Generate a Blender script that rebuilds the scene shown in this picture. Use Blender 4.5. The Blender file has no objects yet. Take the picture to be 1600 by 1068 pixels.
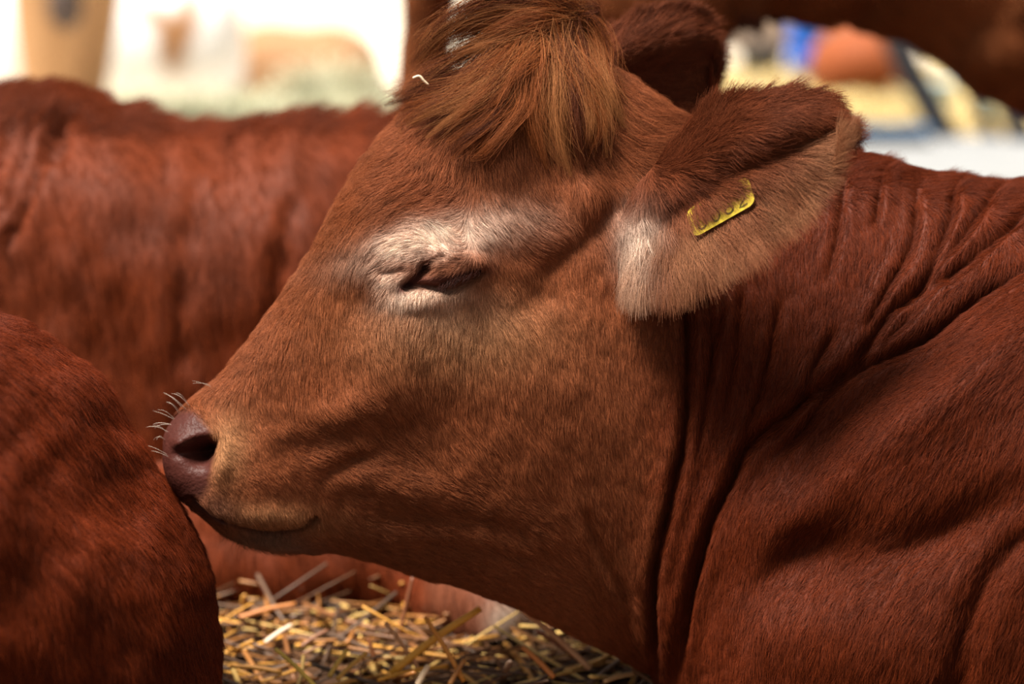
import bpy, math, random
import numpy as np
from mathutils import Vector

rng = np.random.default_rng(7)
random.seed(7)
scene = bpy.context.scene
COL = scene.collection

# ------------------------------------------------------------------ camera
PITCH = math.radians(9.5)
CAM = np.array([0.0, -2.34, 0.80])
LENS = 85.0
FPX = 1600 * LENS / 36.0
FWD = np.array([0, math.cos(PITCH), -math.sin(PITCH)])
UPV = np.array([0, math.sin(PITCH), math.cos(PITCH)])
RGT = np.array([1.0, 0, 0])
cd = bpy.data.cameras.new('camera')
cam = bpy.data.objects.new('camera', cd)
COL.objects.link(cam)
cam.location = CAM
cam.rotation_euler = (math.pi / 2 - PITCH, 0, 0)
cd.lens = LENS
cd.sensor_width = 36
cd.clip_start = 0.05
cd.clip_end = 500
cd.dof.use_dof = True
cd.dof.focus_distance = 2.33
cd.dof.aperture_fstop = 2.4
scene.camera = cam

# ------------------------------------------------------------------ light
scene.view_settings.view_transform = 'Standard'
scene.view_settings.look = 'None'
scene.view_settings.gamma = 1
scene.view_settings.use_curve_mapping = False
scene.view_settings.exposure = 0.0
world = bpy.data.worlds.new('world')
scene.world = world
world.use_nodes = True
wn = world.node_tree.nodes
bg = wn['Background']
bg.inputs[0].default_value = (1.0, 0.985, 0.95, 1)
bg.inputs[1].default_value = 0.44


def sun(name, elev, azim, strength, angle, col):
    l = bpy.data.lights.new(name, 'SUN')
    l.energy = strength
    l.angle = math.radians(angle)
    l.color = col
    o = bpy.data.objects.new(name, l)
    COL.objects.link(o)
    # azim: compass in the XY plane, where the light comes FROM (0 = from the camera side, 90 = from the right)
    e, a = math.radians(elev), math.radians(azim)
    d = Vector((math.sin(a) * math.cos(e), -math.cos(a) * math.cos(e), math.sin(e)))
    o.rotation_euler = d.to_track_quat('Z', 'Y').to_euler()
    o.location = d * 40
    return o


sun('sun_offscreen', 66, -56, 12.0, 20, (1.0, 0.93, 0.82))
scene.cycles.denoising_prefilter = 'FAST'
scene.cycles.max_bounces = 8
scene.cycles.transparent_max_bounces = 8


K_COAT = 0.42          # pigment strength of all coats


# ------------------------------------------------------------------ helpers
def P(px, py, Y):
    """photo pixel -> point on the upright plane at depth Y"""
    px, py, Y = np.broadcast_arrays(np.asarray(px, float), np.asarray(py, float), np.asarray(Y, float))
    d = FWD + ((px - 800) / FPX)[..., None] * RGT + ((534 - py) / FPX)[..., None] * UPV
    t = (Y - CAM[1]) / d[..., 1]
    return CAM + t[..., None] * d


def G(px, py, z=0.0):
    """photo pixel -> point on the ground (height z)"""
    d = FWD + (px - 800) / FPX * RGT + (534 - py) / FPX * UPV
    t = (z - CAM[2]) / d[2]
    return CAM + t * d


def proj(v):
    r = v - CAM
    zf = r @ FWD
    return 800 + FPX * r[..., 0] / zf, 534 - FPX * (r @ UPV) / zf


def lin(r, g, b):
    c = np.array([r, g, b], float) / 255
    return np.where(c <= 0.04045, c / 12.92, ((c + 0.055) / 1.055) ** 2.4)


def hash2(i, j, seed):
    n = (i.astype(np.int64) * 374761393 + j.astype(np.int64) * 668265263 + seed * 1442695041) & 0x7fffffff
    n = ((n ^ (n >> 13)) * 1274126177) & 0x7fffffff
    n = n ^ (n >> 16)
    return (n & 0xffff) / 65535.0


def vnoise(x, y, seed=0):
    """smooth value noise, -1..1"""
    xi, yi = np.floor(x), np.floor(y)
    fx, fy = x - xi, y - yi
    fx = fx * fx * (3 - 2 * fx)
    fy = fy * fy * (3 - 2 * fy)
    xi, yi = xi.astype(np.int64), yi.astype(np.int64)
    a = hash2(xi, yi, seed) * (1 - fx) + hash2(xi + 1, yi, seed) * fx
    b = hash2(xi, yi + 1, seed) * (1 - fx) + hash2(xi + 1, yi + 1, seed) * fx
    return (a * (1 - fy) + b * fy) * 2 - 1


def gauss(x, y, cx, cy, rx, ry, deg=0):
    a = math.radians(deg)
    dx, dy = x - cx, y - cy
    u = dx * math.cos(a) + dy * math.sin(a)
    v = -dx * math.sin(a) + dy * math.cos(a)
    return np.exp(-(u / rx) ** 2 - (v / ry) ** 2)


def smooth(a, b, x):
    t = np.clip((x - a) / (b - a), 0, 1)
    return t * t * (3 - 2 * t)


def catmull(pts, n):
    """dense smooth polyline through pts (k, dims)"""
    p = np.asarray(pts, float)
    p = np.vstack([2 * p[0] - p[1], p, 2 * p[-1] - p[-2]])
    k = len(p) - 3
    s = np.linspace(0, k - 1e-9, n)
    i = s.astype(int)
    t = (s - i)[:, None]
    a, b, c, d = p[i], p[i + 1], p[i + 2], p[i + 3]
    return 0.5 * (2 * b + (c - a) * t + (2 * a - 5 * b + 4 * c - d) * t * t + (3 * b - a - 3 * c + d) * t ** 3)


def polydist(x, y, pts, signed=False, taper=False):
    """distance (px) to a smooth polyline; signed: + on its right-hand side in the picture"""
    q = catmull(pts, 6 * len(pts))
    best = np.full(x.shape, 1e9)
    sg = np.zeros(x.shape)
    par = np.zeros(x.shape)
    for k in range(len(q) - 1):
        ax, ay = q[k]
        ex, ey = q[k + 1] - q[k]
        L2 = ex * ex + ey * ey + 1e-9
        t = np.clip(((x - ax) * ex + (y - ay) * ey) / L2, 0, 1)
        dx, dy = x - ax - t * ex, y - ay - t * ey
        d = dx * dx + dy * dy
        m = d < best
        best = np.where(m, d, best)
        sg = np.where(m, np.sign(ex * dy - ey * dx), sg)
        par = np.where(m, (k + t) / (len(q) - 1), par)
    d = np.sqrt(best)
    return d, sg, par


def crease(x, y, pts, width, tp=0.18):
    d, s, par = polydist(x, y, pts)
    w = np.exp(-(d / width) ** 2)
    if tp > 0:
        w = w * smooth(0, tp, par) * smooth(1, 1 - tp, par)
    return w


# ------------------------------------------------------------------ materials
def new_mat(name):
    m = bpy.data.materials.new(name)
    m.use_nodes = True
    nt = m.node_tree
    return m, nt, nt.nodes['Principled BSDF']


def simple_mat(name, col, rough=0.7, noise=0.0, nscale=20, bump=0.0, spec=0.3, col2=None, metal=0.0):
    m, nt, b = new_mat(name)
    b.inputs['Roughness'].default_value = rough
    b.inputs['Specular IOR Level'].default_value = spec
    b.inputs['Metallic'].default_value = metal
    c = tuple(float(v) for v in col) + (1,)
    b.inputs['Base Color'].default_value = c
    if noise or col2 is not None or bump:
        tc = nt.nodes.new('ShaderNodeTexCoord')
        n = nt.nodes.new('ShaderNodeTexNoise')
        n.inputs['Scale'].default_value = nscale
        n.inputs['Detail'].default_value = 6
        nt.links.new(tc.outputs['Object'], n.inputs['Vector'])
        r = nt.nodes.new('ShaderNodeValToRGB')
        r.color_ramp.elements[0].position = 0.35
        r.color_ramp.elements[1].position = 0.65
        c2 = np.clip(np.array(col) * (1 + noise), 0, 1) if col2 is None else col2
        c1 = np.array(col) * (1 - noise) if col2 is None else col
        r.color_ramp.elements[0].color = tuple(float(v) for v in c1) + (1,)
        r.color_ramp.elements[1].color = tuple(float(v) for v in c2) + (1,)
        nt.links.new(n.outputs['Fac'], r.inputs['Fac'])
        nt.links.new(r.outputs['Color'], b.inputs['Base Color'])
        if bump:
            bp = nt.nodes.new('ShaderNodeBump')
            bp.inputs['Strength'].default_value = bump
            bp.inputs['Distance'].default_value = 0.01
            nt.links.new(n.outputs['Fac'], bp.inputs['Height'])
            nt.links.new(bp.outputs['Normal'], b.inputs['Normal'])
    return m


def skin_mat(name, bump=0.3, rough=0.62):
    """coat seen under the hair: colour attribute times fine grain, wet gloss where 'wet' says so"""
    m, nt, b = new_mat(name)
    at = nt.nodes.new('ShaderNodeAttribute')
    at.attribute_name = 'coat'
    tc = nt.nodes.new('ShaderNodeTexCoord')
    n = nt.nodes.new('ShaderNodeTexNoise')
    n.inputs['Scale'].default_value = 260
    n.inputs['Detail'].default_value = 4
    nt.links.new(tc.outputs['Object'], n.inputs['Vector'])
    mr = nt.nodes.new('ShaderNodeMapRange')
    mr.inputs['To Min'].default_value = 0.72
    mr.inputs['To Max'].default_value = 1.22
    nt.links.new(n.outputs['Fac'], mr.inputs['Value'])
    mx = nt.nodes.new('ShaderNodeVectorMath')
    mx.operation = 'SCALE'
    nt.links.new(at.outputs['Color'], mx.inputs[0])
    nt.links.new(mr.outputs['Result'], mx.inputs['Scale'])
    nt.links.new(mx.outputs['Vector'], b.inputs['Base Color'])
    wt = nt.nodes.new('ShaderNodeAttribute')
    wt.attribute_name = 'wet'
    r2 = nt.nodes.new('ShaderNodeMapRange')
    r2.inputs['To Min'].default_value = rough
    r2.inputs['To Max'].default_value = 0.46
    nt.links.new(wt.outputs['Fac'], r2.inputs['Value'])
    nt.links.new(r2.outputs['Result'], b.inputs['Roughness'])
    b.inputs['Specular IOR Level'].default_value = 0.14
    bp = nt.nodes.new('ShaderNodeBump')
    bp.inputs['Strength'].default_value = bump
    bp.inputs['Distance'].default_value = 0.004
    nt.links.new(n.outputs['Fac'], bp.inputs['Height'])
    nt.links.new(bp.outputs['Normal'], b.inputs['Normal'])
    return m


def hair_mat(name, rough=0.55, spec=0.09):
    m, nt, b = new_mat(name)
    at = nt.nodes.new('ShaderNodeAttribute')
    at.attribute_name = 'hair_colour'
    nt.links.new(at.outputs['Color'], b.inputs['Base Color'])
    b.inputs['Roughness'].default_value = rough
    b.inputs['Specular IOR Level'].default_value = spec
    return m


M_SKIN = skin_mat('coat_skin')
M_HAIR = hair_mat('coat_hair')

# ------------------------------------------------------------------ object helpers
def link(name, data, parent=None, mat=None):
    o = bpy.data.objects.new(name, data)
    COL.objects.link(o)
    if mat is not None:
        data.materials.append(mat)
    if parent is not None:
        o.parent = parent
        if parent.type == 'EMPTY':
            o.matrix_parent_inverse = parent.matrix_basis.inverted()
    return o


def tag(o, label=None, category=None, group=None, kind=None):
    for k, v in (('label', label), ('category', category), ('group', group), ('kind', kind)):
        if v:
            o[k] = v
    return o


def thing(name, loc, label, category, group=None):
    o = bpy.data.objects.new(name, None)
    COL.objects.link(o)
    o.location = loc
    o.empty_display_size = 0.1
    return tag(o, label, category, group)


def mesh_from(name, V, F, smooth_shade=True):
    me = bpy.data.meshes.new(name)
    V = np.asarray(V, np.float32)
    if isinstance(F, np.ndarray):
        k = F.shape[1]
        me.vertices.add(len(V))
        me.vertices.foreach_set('co', V.ravel())
        me.loops.add(F.size)
        me.loops.foreach_set('vertex_index', F.astype(np.int32).ravel())
        me.polygons.add(len(F))
        me.polygons.foreach_set('loop_start', np.arange(0, F.size, k, dtype=np.int32))
        me.update(calc_edges=True)
        me.validate()
    else:
        me.from_pydata(V.tolist(), [], F)
    if smooth_shade:
        me.polygons.foreach_set('use_smooth', np.ones(len(me.polygons), bool))
    me.update()
    return me


def vattr(me, name, arr):
    arr = np.asarray(arr, np.float32)
    if arr.ndim == 2:
        a = me.attributes.new(name, 'FLOAT_COLOR', 'POINT')
        c = np.ones((len(arr), 4), np.float32)
        c[:, :3] = arr
        a.data.foreach_set('color', c.ravel())
    else:
        a = me.attributes.new(name, 'FLOAT', 'POINT')
        a.data.foreach_set('value', arr.ravel())


def grid_faces(nr, nc, wrap=True, off=0):
    i = np.arange(nr - 1)[:, None]
    j = np.arange(nc if wrap else nc - 1)[None, :]
    j2 = (j + 1) % nc
    return (np.stack([i * nc + j, (i + 1) * nc + j, (i + 1) * nc + j2, i * nc + j2], -1).reshape(-1, 4) + off)


def grid_normals(V):
    """V (nr, nc, 3), wrapped in nc"""
    du = np.gradient(V, axis=0)
    dv = (np.roll(V, -1, 1) - np.roll(V, 1, 1)) / 2
    n = np.cross(dv, du)
    return n / (np.linalg.norm(n, axis=-1, keepdims=True) + 1e-12)


def hair_object(name, pts, col, r0, parent, mat, tip=0.25):
    """pts (N, K, 3) strands, col (N, 3)"""
    N, K = pts.shape[:2]
    hc = bpy.data.hair_curves.new(name)
    hc.add_curves([K] * N)
    hc.attributes['position'].data.foreach_set('vector', pts.astype(np.float32).ravel())
    rad = hc.attributes.get('radius') or hc.attributes.new('radius', 'FLOAT', 'POINT')
    prof = np.linspace(1, tip, K)[None, :] * (np.asarray(r0).reshape(-1, 1) * np.ones((N, 1)))
    rad.data.foreach_set('value', prof.astype(np.float32).ravel())
    a = hc.attributes.new('hair_colour', 'FLOAT_COLOR', 'CURVE')
    c = np.ones((N, 4), np.float32)
    c[:, :3] = col
    a.data.foreach_set('color', c.ravel())
    return link(name, hc, parent, mat)


def flow_field(x, y, arrows, sig=70):
    """blend of picture-plane arrows (px, py, dx, dy) -> unit direction"""
    a = np.asarray(arrows, float)
    dx = np.zeros_like(x)
    dy = np.zeros_like(x)
    for ax, ay, vx, vy in a:
        l = math.hypot(vx, vy)
        w = 1.0 / (((x - ax) ** 2 + (y - ay) ** 2) / sig ** 2 + 0.15) ** 1.6
        dx += w * vx / l
        dy += w * vy / l
    l = np.hypot(dx, dy) + 1e-9
    return dx / l, dy / l


def grow(V, F, Nrm, n, weight, dirfun, lenfun, colv, lift=0.35, K=4, bend=0.5, jitter=0.25, seed=1):
    """strand roots on quads F of vertices V; dirfun(root, normal, px, py) -> 3D direction"""
    r = np.random.default_rng(seed)
    A, B, C_, D = V[F[:, 0]], V[F[:, 1]], V[F[:, 2]], V[F[:, 3]]
    area = 0.5 * (np.linalg.norm(np.cross(B - A, C_ - A), axis=1) + np.linalg.norm(np.cross(C_ - A, D - A), axis=1))
    w = area * weight[F].mean(1)
    cdf = np.cumsum(w)
    f = np.searchsorted(cdf, r.random(n) * cdf[-1])
    f = np.minimum(f, len(F) - 1)
    u, v = r.random(n), r.random(n)
    wts = np.stack([(1 - u) * (1 - v), u * (1 - v), u * v, (1 - u) * v], -1)
    Q = F[f]
    root = (V[Q] * wts[..., None]).sum(1)
    nr = (Nrm[Q] * wts[..., None]).sum(1)
    nr /= np.linalg.norm(nr, axis=1, keepdims=True) + 1e-9
    col = (colv[Q] * wts[..., None]).sum(1)
    px, py = proj(root)
    d = dirfun(root, nr, px, py)
    d = d - (d * nr).sum(1, keepdims=True) * nr
    d /= np.linalg.norm(d, axis=1, keepdims=True) + 1e-9
    # neighbouring strands lean together: noise that is coherent over a few millimetres
    side = np.cross(nr, d)
    c1 = vnoise(px / 9, py / 9, 11) * 0.6 + vnoise(px / 31, py / 31, 12) * 0.45
    d = d + side * (c1[:, None] * jitter * 2 + r.normal(0, jitter * 0.6, (n, 1)))
    d /= np.linalg.norm(d, axis=1, keepdims=True) + 1e-9
    L = lenfun(px, py) * (0.65 + 0.7 * r.random(n)) * (1 + 0.18 * vnoise(px / 10, py / 10, 13))
    lf = lift * (1 + 0.28 * vnoise(px / 9, py / 9, 14) + r.normal(0, 0.2, n))
    t = np.linspace(0, 1, K)[None, :, None]
    h = (lf[:, None, None] * (t - bend * t * t)) * nr[:, None, :]
    pts = root[:, None, :] + L[:, None, None] * (t * d[:, None, :] + h)
    val = 1 + r.normal(0, 0.30, n) + 0.18 * vnoise(px / 7, py / 7, 15) + 0.12 * vnoise(px / 40, py / 40, 16)
    col = np.clip(col * np.clip(val, 0.45, 1.7)[:, None], 0, 2.2)
    return pts, col


def pic_dir(dx, dy):
    return dx[:, None] * RGT - dy[:, None] * UPV


# ------------------------------------------------------------------ main cow : shape
# stations: top px, bottom px, half width (m), mid depth Y, roundness, top-heaviness
ST = [
    (258, 686, 256, 716, .020, .050, 2.0, 0.0),
    (262, 668, 264, 742, .038, .052, 2.2, 0.0),
    (280, 645, 284, 775, .051, .055, 2.4, 0.0),
    (306, 620, 318, 812, .060, .058, 2.5, -.05),
    (345, 588, 366, 846, .066, .062, 2.5, -.05),
    (400, 520, 436, 864, .068, .068, 2.4, 0.0),
    (450, 450, 510, 858, .070, .075, 2.3, .05),
    (498, 378, 585, 872, .080, .082, 2.3, .10),
    (532, 312, 660, 893, .096, .090, 2.4, .15),
    (572, 252, 735, 912, .110, .098, 2.5, .16),
    (630, 185, 805, 938, .116, .106, 2.5, .12),
    (705, 125, 862, 966, .116, .112, 2.4, .06),
    (790, 82, 912, 992, .112, .118, 2.3, .00),
    (870, 66, 952, 1012, .108, .122, 2.2, -.04),
    (950, 104, 985, 1030, .108, .126, 2.2, -.06),
    (1040, 165, 1008, 1044, .112, .130, 2.2, -.06),
    (1130, 212, 1020, 1064, .120, .134, 2.2, -.08),
    (1230, 236, 1030, 1090, .134, .138, 2.2, -.10),
    (1330, 241, 1044, 1120, .152, .142, 2.2, -.12),
    (1450, 272, 1072, 1150, .178, .148, 2.2, -.12),
    (1590, 288, 1160, 1176, .215, .155, 2.3, -.10),
    (1800, 262, 1450, 1190, .275, .165, 2.4, -.06),
    (2150, 210, 1950, 1200, .335, .175, 2.5, -.04),
    (2600, 205, 2500, 1200, .345, .18, 2.5, -.02),
    (2950, 270, 2950, 1190, .285, .18, 2.4, 0.0),
    (3150, 420, 3160, 1150, .19, .18, 2.2, 0.0),
    (3230, 700, 3235, 950, .05, .18, 2.0, 0.0),
]
ST = np.array(ST, float)

# skin folds: crest-to-crest creases of the neck, jaw and shoulder (picture px)
FOLDS = [
    ([(1062, 425), (1072, 500), (1073, 588), (1069, 681), (1046, 788), (1022, 900), (1026, 1000), (1028, 1060)], 11, -.017),
    ([(1098, 440), (1110, 512), (1101, 619), (1086, 740)], 9, -.006),
    ([(1134, 475), (1116, 544), (1106, 613)], 7, -.004),
    ([(1470, 405), (1388, 494), (1338, 563), (1250, 631), (1175, 690), (1144, 750), (1113, 813), (1088, 900), (1070, 990), (1060, 1080)], 12, -.017),
    ([(1640, 395), (1525, 469), (1450, 528), (1363, 569), (1300, 612), (1250, 675), (1200, 725)], 12, -.014),
    ([(1519, 395), (1463, 444), (1400, 519), (1363, 556)], 9, -.009),
    ([(1310, 500), (1272, 580), (1238, 650), (1200, 700)], 10, -.008),
    ([(1222, 450), (1200, 560), (1172, 660), (1140, 740)], 9, -.006),
    ([(1160, 440), (1150, 540), (1128, 660)], 8, -.004),
    ([(1378, 250), (1374, 300), (1366, 360)], 8, -.005),
    ([(1432, 268), (1426, 372), (1385, 455), (1340, 530)], 9, -.007),
    ([(1490, 275), (1482, 350), (1438, 446), (1400, 490)], 9, -.008),
    ([(1560, 282), (1512, 359), (1452, 437), (1425, 465)], 9, -.007),
    ([(1620, 315), (1530, 394), (1475, 450)], 10, -.008),
    ([(1322, 245), (1312, 350), (1290, 450)], 9, -.004),
    # jaw and throat
    ([(905, 770), (935, 850), (970, 920), (995, 985)], 12, -.007),
    ([(560, 806), (660, 806), (760, 812), (850, 842)], 16, -.004),
    ([(600, 858), (700, 852), (800, 862), (880, 880)], 14, -.003),
    # groove behind the eye
    ([(975, 300), (940, 345), (890, 392), (830, 432)], 22, -.007),
    ([(1010, 300), (985, 345), (965, 395)], 10, -.004),
    # shoulder
    ([(1640, 800), (1560, 880), (1510, 980), (1490, 1090)], 22, -.022),
    ([(1150, 1090), (1180, 960), (1240, 860), (1300, 820)], 26, -.009),
]
EYE_SLIT = [(626, 452), (645, 438), (662, 420), (668, 411)]
EYE_LID = [(668, 411), (690, 403), (715, 401), (740, 406), (756, 412)]
EYE_LOW = [(628, 452), (655, 446), (682, 449), (705, 452), (735, 436), (762, 417)]
MOUTH = [(296, 786), (330, 812), (370, 826), (420, 834), (462, 828), (486, 814), (500, 798)]
SHOULDER_EDGE = [(1680, 372), (1525, 474), (1450, 533), (1363, 580), (1300, 625), (1240, 690), (1190, 735), (1140, 800), (1108, 880), (1085, 980), (1075, 1100), (1070, 1250)]


def main_relief(x, y):
    """outward relief in metres over the profile"""
    d = np.zeros_like(x)
    # orbit, brow, lids
    d += .010 * gauss(x, y, 690, 405, 95, 48, -12)
    d += .004 * gauss(x, y, 640, 365, 90, 26, -22)
    d -= .006 * gauss(x, y, 565, 478, 36, 34, 20)
    d += .0045 * crease(x, y, EYE_LID, 11)
    d += .006 * gauss(x, y, 715, 424, 42, 17, -12)
    d += .005 * gauss(x, y, 668, 466, 48, 13, -6)
    d -= .015 * crease(x, y, EYE_SLIT, 6.5, .12)
    d -= .011 * crease(x, y, EYE_LOW, 5.0, .08)
    d -= .005 * crease(x, y, [(668, 411), (684, 403), (700, 400)], 4, .2)
    d -= .008 * gauss(x, y, 664, 420, 9, 9)
    d -= .0035 * crease(x, y, [(590, 424), (615, 424), (640, 420)], 6)
    d += .005 * gauss(x, y, 800, 350, 60, 40)
    # knob under the poll, hollow of the temple
    d += .010 * gauss(x, y, 912, 303, 26, 34)
    d -= .007 * gauss(x, y, 850, 455, 70, 34, -30)
    # facial crest and cheek
    d += .008 * gauss(x, y, 600, 580, 60, 130, 30)
    d -= .003 * gauss(x, y, 505, 690, 75, 22, -18)
    d += .004 * gauss(x, y, 520, 640, 90, 26, -20)
    d += .013 * gauss(x, y, 850, 640, 170, 210, 0)
    d -= .006 * gauss(x, y, 640, 690, 90, 60, -25)
    d -= .008 * gauss(x, y, 545, 722, 42, 15, -24)
    d += .006 * gauss(x, y, 620, 752, 80, 24, 10)
    # muzzle
    d += .006 * gauss(x, y, 400, 745, 70, 60)
    d += .007 * gauss(x, y, 430, 804, 66, 20, 3)
    dm, sm, par = polydist(x, y, MOUTH)
    d -= .017 * np.exp(-(dm / 6.5) ** 2) * smooth(1.0, .82, par)
    low = (sm > 0) & (x > 270) & (x < 560)
    below = smooth(0, 14, np.where(low, dm, 0)) * smooth(505, 440, x) * smooth(780, 815, y)
    d -= .007 * below
    d += .005 * gauss(x, y, 440, 852, 40, 14)
    # nostril: rim and comma-shaped hole
    d += .006 * crease(x, y, [(270, 705), (295, 688), (320, 684), (338, 692)], 11, .2)
    d += .004 * gauss(x, y, 345, 720, 16, 30, 10)
    d -= .030 * gauss(x, y, 312, 708, 20, 20, -40)
    d -= .016 * gauss(x, y, 326, 697, 11, 15, 30)
    d -= .008 * gauss(x, y, 288, 706, 18, 9, -15)
    # folds
    for pts, w, a in FOLDS:
        k_ = 1.9 if pts[0][0] > 1040 and w < 20 else 1.0
        d += a * k_ * crease(x, y, pts, w)
        d += -.42 * a * k_ * crease(x, y, pts, w * 2.4)
    # shoulder blade lies in front of the neck
    ds, ss, par = polydist(x, y, SHOULDER_EDGE)
    sgn = -ss * ds
    d += .045 * smooth(-6, 120, sgn)
    d += .016 * gauss(x, y, 1500, 620, 160, 60, -35)
    d -= .034 * gauss(x, y, 1270, 870, 95, 55, -30)
    d += .020 * gauss(x, y, 1380, 1010, 100, 90, -30)
    d += .010 * gauss(x, y, 1190, 780, 30, 120, 35)
    d -= .022 * gauss(x, y, 1480, 830, 140, 40, -25)
    # broad unevenness
    d += .0009 * vnoise(x / 60, y / 60, 3) + .0006 * vnoise(x / 22, y / 22, 4)
    return d


C_HEAD = lin(190, 108, 68)
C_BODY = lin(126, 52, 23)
C_PALE = lin(240, 214, 194) * .95 / K_COAT
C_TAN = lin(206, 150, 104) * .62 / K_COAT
C_NOSE = lin(104, 54, 46)
C_LID = lin(120, 68, 58)


def main_colour(x, y):
    c = np.ones(x.shape + (3,)) * C_HEAD

    def mix(mask, col, k=1.0):
        nonlocal c
        m = np.clip(mask * k, 0, 1)[..., None]
        c = c * (1 - m) + col * m
    nz = .5 * vnoise(x / 25, y / 25, 21) + .5 * vnoise(x / 9, y / 9, 22)
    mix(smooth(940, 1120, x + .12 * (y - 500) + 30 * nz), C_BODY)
    mix(gauss(x, y, 540, 410, 70, 130, 30), lin(176, 98, 54), .7)
    pale = gauss(x, y, 672, 376, 98, 27, -14) * 1.1 + gauss(x, y, 655, 466, 50, 13, -4) * 1.1 + gauss(x, y, 612, 442, 24, 16) * .7
    pale += .22 * gauss(x, y, 690, 490, 80, 40) + .12 * gauss(x, y, 800, 340, 70, 40)
    mix(pale * (1 + .45 * nz), C_PALE, .95)
    mix(gauss(x, y, 715, 515, 140, 65), C_TAN, .62)  # tan fur below the eye, blended stronger to paint in light on the cheek
    mix(gauss(x, y, 350, 700, 34, 55, 12) + .8 * gauss(x, y, 430, 806, 90, 24, 4), C_TAN, .75)
    mix(gauss(x, y, 990, 365, 30, 50, 6), C_PALE, .6)
    # bare skin of the nose, lips and lids
    nose = smooth(1.35, .72, ((x - 284) / 50) ** 2 + ((y - 714) / 74) ** 2 + .18 * nz)
    nose = np.maximum(nose, smooth(14, 2, polydist(x, y, [(262, 735), (285, 772), (312, 802), (345, 822)])[0]))
    mix(nose, C_NOSE)
    mix(gauss(x, y, 340, 790, 36, 22, 30), lin(140, 100, 90), .5)
    mix(gauss(x, y, 420, 852, 60, 18, 4), lin(176, 146, 128), .7)
    mouth = smooth(1.0, .85, polydist(x, y, MOUTH)[2]) * np.exp(-(polydist(x, y, MOUTH)[0] / 5.5) ** 2)
    mix(mouth, C_NOSE, .9)
    lid = gauss(x, y, 676, 440, 32, 11, -8) + gauss(x, y, 730, 428, 40, 12, -22) + .9 * crease(x, y, EYE_SLIT, 9, 0)
    mix(lid, C_LID, 1.0)
    wet = np.clip(nose + .5 * gauss(x, y, 668, 443, 26, 9, -10), 0, 1)
    bare = np.clip(nose * 1.2 + lid * 1.1 + mouth, 0, 1)
    return c, wet, bare


def build_main_cow():
    root = thing('cow', (0.45, 0.15, 0), 'chestnut cow dozing with closed eyes, yellow tag in its ear, neck deeply wrinkled', 'cow')
    ns_vis, ns_back = 640, 90
    k = len(ST) - 1
    sv = np.concatenate([np.linspace(0, 20.4, ns_vis, endpoint=False), np.linspace(20.4, k, ns_back)])
    dense = catmull(ST, 4001)
    idx = sv / k * 4000
    S = np.stack([np.interp(idx, np.arange(4001), dense[:, j]) for j in range(ST.shape[1])], 1)
    S[:, 4] = np.maximum(S[:, 4], .012)
    near, far = 330, 90
    th = np.concatenate([np.linspace(0, math.pi, near, endpoint=False), np.linspace(math.pi, 2 * math.pi, far, endpoint=False)])
    ct, sn = np.cos(th), np.sin(th)
    T = P(S[:, 0], S[:, 1], S[:, 5])
    B = P(S[:, 2], S[:, 3], S[:, 5])
    mid, half = (T + B) / 2, (T - B) / 2
    p = S[:, 6][:, None]
    t = np.sign(ct)[None] * np.abs(ct)[None] ** (2 / p * 1.0)
    lat = np.sign(sn)[None] * np.abs(sn)[None] ** (2 / p)
    lat = lat * (1 + S[:, 7][:, None] * 1.2 * t)
    V = mid[:, None, :] + half[:, None, :] * t[..., None]
    V = V.copy()
    V[..., 1] -= S[:, 4][:, None] * lat
    # lying on the ground
    z = V[..., 2]
    V[..., 2] = np.where(z < .05, .05 * np.exp((z - .05) / .05), z)
    N = grid_normals(V)
    cen = mid[:, None, :]
    if ((V - cen) * N).sum(-1).mean() < 0:
        N = -N
    Vm = V.copy()
    isfar = np.zeros(V.shape[:2], bool)
    isfar[:, near:] = True
    Vm[isfar, 1] = (2 * S[:, 5][:, None] - V[..., 1])[isfar]
    x, y = proj(Vm)
    vis = smooth(1900, 1700, x)
    rel = main_relief(x, y) * vis
    # relief fades at the mid plane so both halves meet
    rel *= smooth(0, .10, np.abs(lat))
    V = V + N * rel[..., None]
    V[..., 2] = np.maximum(V[..., 2], 0.004)
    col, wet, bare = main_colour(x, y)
    N2 = grid_normals(V)
    if (N2 * N).sum(-1).mean() < 0:
        N2 = -N2
    def ends(A, shrink=False):
        if shrink:
            a, b = A[:1].mean(1, keepdims=True) + 0 * A[:1], A[-1:].mean(1, keepdims=True) + 0 * A[-1:]
        else:
            a, b = A[:1], A[-1:]
        return np.concatenate([a, A, b], 0)
    V, N2, col, wet, bare = ends(V, True), ends(N2), ends(col), ends(wet), ends(bare)
    nr, nc = V.shape[:2]
    F = grid_faces(nr, nc)
    V, N2 = V.reshape(-1, 3), N2.reshape(-1, 3)
    col, wet, bare = col.reshape(-1, 3), wet.ravel(), bare.ravel()
    body = dict(V=V, F=F, N=N2, col=col, wet=wet, bare=bare)
    return root, body


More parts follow.
